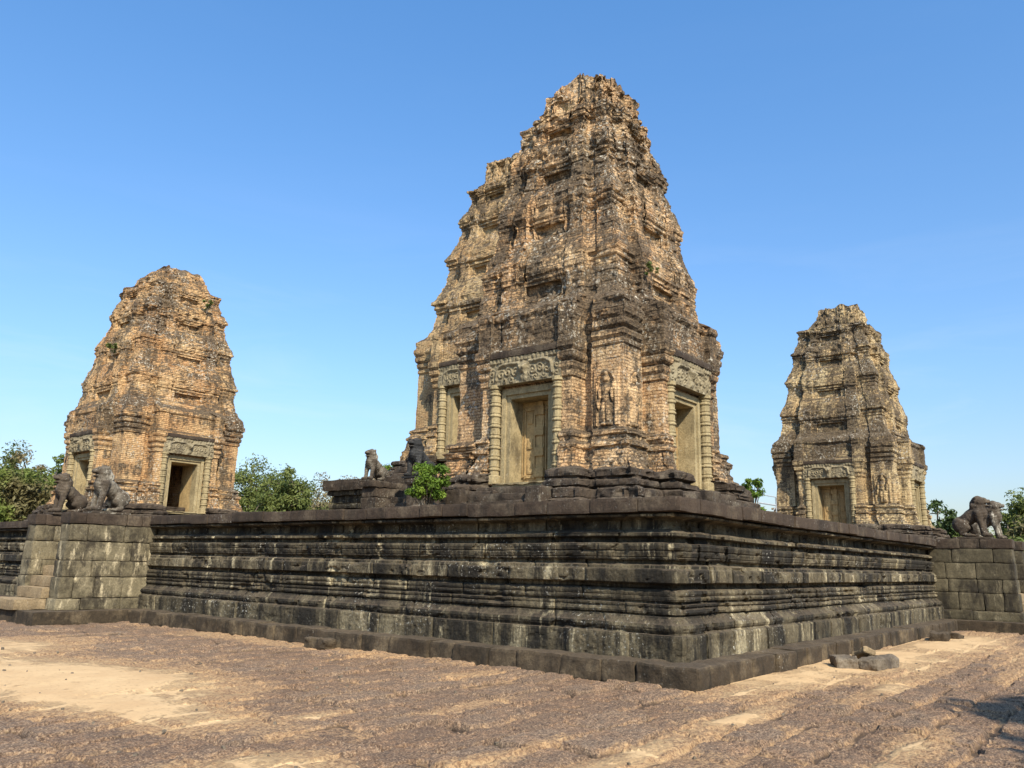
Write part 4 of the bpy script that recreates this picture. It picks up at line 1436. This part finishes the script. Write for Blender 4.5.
tree_at(28, 462, 62, 3.4, "brownish half dry tree crown rising highest at the left edge", LEAF_DRY, 1, LG, n_leaf=150)
tree_at(2, 470, 52, 2.6, "bright green leafy tree cut by the left picture edge", LEAF_MIX, 2, LG, n_leaf=150)
tree_at(52, 466, 55, 2.6, "green tree just left of the orange tower", LEAF_MIX, 3, LG, n_leaf=150)
tree_at(22, 482, 44, 2.6, "low yellow green tree in front of the dry crown", LEAF_MIX, 4, LG, n_leaf=150)
tree_at(-20, 474, 58, 3.5, "tall green tree at the outer left of the grove", LEAF_MID, 5, LG)
MG = "trees between the left and nearest towers"
tree_at(258, 466, 62, 4.0, "round green tree right beside the orange tower", LEAF_MID, 6, MG, n_leaf=160)
tree_at(225, 474, 68, 4.0, "green tree half behind the orange tower", LEAF_MID, 7, MG, n_leaf=130)
tree_at(287, 480, 60, 2.6, "small olive green tree in the middle of the gap", LEAF_MID, 8, MG, n_leaf=130)
tree_at(322, 480, 75, 4.2, "greyish bare twigged tree beside the small stairway", LEAF_DRY, 9, MG, n_leaf=120, leaf_size=.12)
tree_at(300, 490, 66, 2.8, "low dry tree between olive tree and stone platform", LEAF_DRY, 10, MG, n_leaf=110)
tree_at(352, 484, 78, 3.6, "thin grey tree behind the stone platform", LEAF_DRY, 11, MG, n_leaf=110)
RG = "trees beyond the right end of the terrace"
tree_at(938, 512, 50, 1.7, "dark green small tree between right tower and right lions", LEAF_DARK, 12, RG, n_leaf=110)
tree_at(960, 522, 62, 3.2, "low green tree behind the right lions", LEAF_MID, 13, RG)
tree_at(1022, 503, 54, 2.2, "tallest green tree at the right picture edge", LEAF_MID, 14, RG)
tree_at(1012, 528, 50, 2.6, "yellow green tree behind the right pier", LEAF_MIX, 15, RG)
tree_at(1040, 520, 60, 3.4, "broad green tree at the far right", LEAF_MID, 16, RG)


def shrub(loc, rad, hgt, label, leaf, seed, n=16, n_leaf=45, size=0.05, group=None, name="shrub", cat="bush"):
    rt = thing(name, label, cat, loc, 0, group)
    r = random.Random(seed)
    g = Geo()
    tips, spr = [], []
    for k in range(n):
        az = r.uniform(0, 2 * PI)
        e = Vector((math.cos(az) * rad * r.uniform(.1, .85), math.sin(az) * rad * r.uniform(.1, .85), hgt * r.uniform(.3, .95)))
        g.tube([(e.x * .1, e.y * .1, -.05), (e.x * .5, e.y * .5, e.z * .6), tuple(e)], [.014 * hgt, .01 * hgt, .004 * hgt], 5)
        tips.append(tuple(e))
        spr.append(rad * r.uniform(.2, .38))
    g.build("stem", BARK, rt, True)
    V, Q = leaf_cards(tips, n_leaf, spr, size, seed)
    V[:, 2] = np.maximum(V[:, 2], 0.0)
    mesh_np("foliage", V, Q, leaf, rt)
    return rt


p = at(427, 504, 16.5)
shrub((p.x, p.y, 2.62), 0.46, 0.92, "leafy bright green bush on the terrace left of the nearest tower", LEAF_BRIGHT, 21, n=44, n_leaf=110, size=.036)
p = at(391, 486, 34)
shrub((p.x, p.y, 2.62), 0.7, 3.1, "slender green bush behind the small stairway", LEAF_BRIGHT, 22, n=14, size=.08)
p = at(752, 506, 20.5)
shrub((p.x, p.y, 2.62), 0.36, 1.15, "small yellow green bush by the metal railing", LEAF_BRIGHT, 23, n=30, n_leaf=80, size=.04)

# plants rooted in the ruined brickwork
def tuft(loc, h, rad, label, seed, n=120):
    rt = thing("grass_tuft", label, "grass", loc)
    r_ = np.random.default_rng(seed)
    a = r_.random(n) * 2 * PI
    l = h * (0.5 + 0.6 * r_.random(n))
    b = np.stack([np.cos(a) * rad * r_.random(n) * .4, np.sin(a) * rad * r_.random(n) * .4, np.zeros(n) - .05], -1)
    tpt = b + np.stack([np.cos(a) * rad * r_.random(n), np.sin(a) * rad * r_.random(n), l], -1)
    mid = (b + tpt) / 2 + np.array([0, 0, .12]) * l[:, None]
    w = np.stack([-np.sin(a), np.cos(a), a * 0], -1) * .012
    V = np.stack([b - w, b + w, mid + w * .8, mid - w * .8, mid - w * .8, mid + w * .8, tpt + w * .2, tpt - w * .2], 1)
    Q = np.arange(n * 8).reshape(-1, 4)
    mesh_np("blades", V.reshape(-1, 3), Q, STRAW, rt)


def on_tower(px, py, cx, cy, pull):
    """point on the sight line just in front of a tower axis"""
    d = math.hypot(cx - CP[0], cy - CP[1])
    return at(px, py, d - pull)


q = on_tower(572, 122, 4.5, 4.5, 1.05)
tuft(q, .42, .30, "dry straw coloured grass below the broken top of the nearest tower", 3, 110)
q = on_tower(652, 279, 4.5, 4.5, 1.95)
shrub(q, .16, .34, "little green plant growing on a ledge of the nearest tower", LEAF_MID, 51, n=8, n_leaf=30, size=.03)
q = on_tower(207, 312, 4.8, 25.2, 1.5)
shrub(q, .24, .45, "small green plant high on the right side of the orange tower", LEAF_MID, 52, n=9, n_leaf=35, size=.05)
q = on_tower(112, 355, 4.8, 25.2, 1.9)
shrub(q, .30, .42, "small green plant on the left ledge of the orange tower", LEAF_MID, 53, n=9, n_leaf=40, size=.05)

# ------------------------------------------------------------------ metal railing
p0, p1 = at(758, 508, 30), at(778, 509, 31.5)
rail = thing("metal_railing", "thin pale metal railing with crossed bars between nearest and right towers", "railing", (p0.x, p0.y, 2.6))
d = Vector((p1.x - p0.x, p1.y - p0.y, 0))
L = 1.5
g = Geo(); g.tube([(0, 0, 1.32), tuple(d.normalized() * L + Vector((0, 0, 1.32)))], .03, 8); g.build("top_rail", METAL, rail, True)
g = Geo(); g.tube([(0, 0, 1.62), tuple(d.normalized() * L + Vector((0, 0, 1.62)))], .018, 8); g.build("hand_rail", METAL, rail, True)
for s in (0, 1):
    q = d.normalized() * (L * s)
    g = Geo(); g.tube([(q.x, q.y, 0), (q.x, q.y, 1.62)], .022, 8); g.build("post", METAL, rail, True)
for a, b in ((0, 1), (1, 0)):
    qa, qb = d.normalized() * (L * a), d.normalized() * (L * b)
    g = Geo(); g.tube([(qa.x, qa.y, .2), (qb.x, qb.y, 1.30)], .014, 6); g.build("cross_bar", METAL, rail, True)

# ------------------------------------------------------------------ loose stones on the paving
def stone(c, s, rot, tilt, label, seed, mat=GREY_ROCK, name="loose_stone", amp=.03):
    g = Geo()
    g.block((0, 0, 0), s, .03, .03, amp, seed, 6.0, rot, tilt)
    o = g.build(name, mat)
    o.location = c
    tag(o, label, "stone", "loose stones on the paving")


stone((3.95, -1.05, .09), (.62, .36, .20), .5, (0, 0), "grey block at the left end of the small stone heap", 1, GREY_ROCK)
stone((4.25, -1.55, .09), (.95, .34, .20), -.12, (0, 0), "long low grey slab in front of the small stone heap", 2, GREY_ROCK)
stone((4.32, -1.28, .21), (.36, .24, .10), .8, (.35, .4), "pale tilted flake lying on top of the small stone heap", 3, STEP_STONE)
stone((4.60, -1.20, .13), (.30, .24, .13), .2, (.2, -.3), "small brown chunk at the right of the stone heap", 4, PLINTH_STONE)
stone((11.9, -.95, .09), (.95, .42, .20), .15, (.05, 0), "dark flat stone beside the plinth near the right stairway", 5, PLINTH_STONE)
stone((12.7, -1.15, .06), (.40, .30, .13), -.2, (0, .1), "small dark stone next to the dark flat stone", 6, PLINTH_STONE)
stone((16.2, -3.2, .10), (.30, .22, .18), .3, (0, .1), "little reddish stone at the foot of the right stairway", 7, STEP_STONE)
stone((-.86, 7.1, .07), (.26, .60, .20), .1, (0, 0), "low brown stone against the plinth of the left wall", 8, PLINTH_STONE)
gg = Geo()
r = random.Random(9)
for k in range(170):
    while True:
        x, y = r.uniform(-8, 6), r.uniform(-5, 12)
        if not (x > -.7 and y > -.7): break
    s = r.uniform(.012, .035) * (1.6 if r.random() < .12 else 1)
    H, S_, T_, D_, G_ = ground_fields(np.array([[x]]), np.array([[y]]))
    gg.block((x, y, float(H[0, 0]) + s * .25), (s * 1.5, s * 1.1, s), s, s * .4, s * .2, k, 20, r.uniform(0, 3))
o = gg.build("gravel", GREY_ROCK)
tag(o, "scattered small pebbles on the paving", "gravel", kind="stuff")

# ------------------------------------------------------------------ tree outside the frame that throws the shade at the lower right
tree((-4.35, -16.2, -0.05), 11.4, 5.0, "large leafy tree shading the paving at the right", LEAF_MID, 31, None, n_tips=260, n_leaf=120, leaf_size=.22, squash=.85)
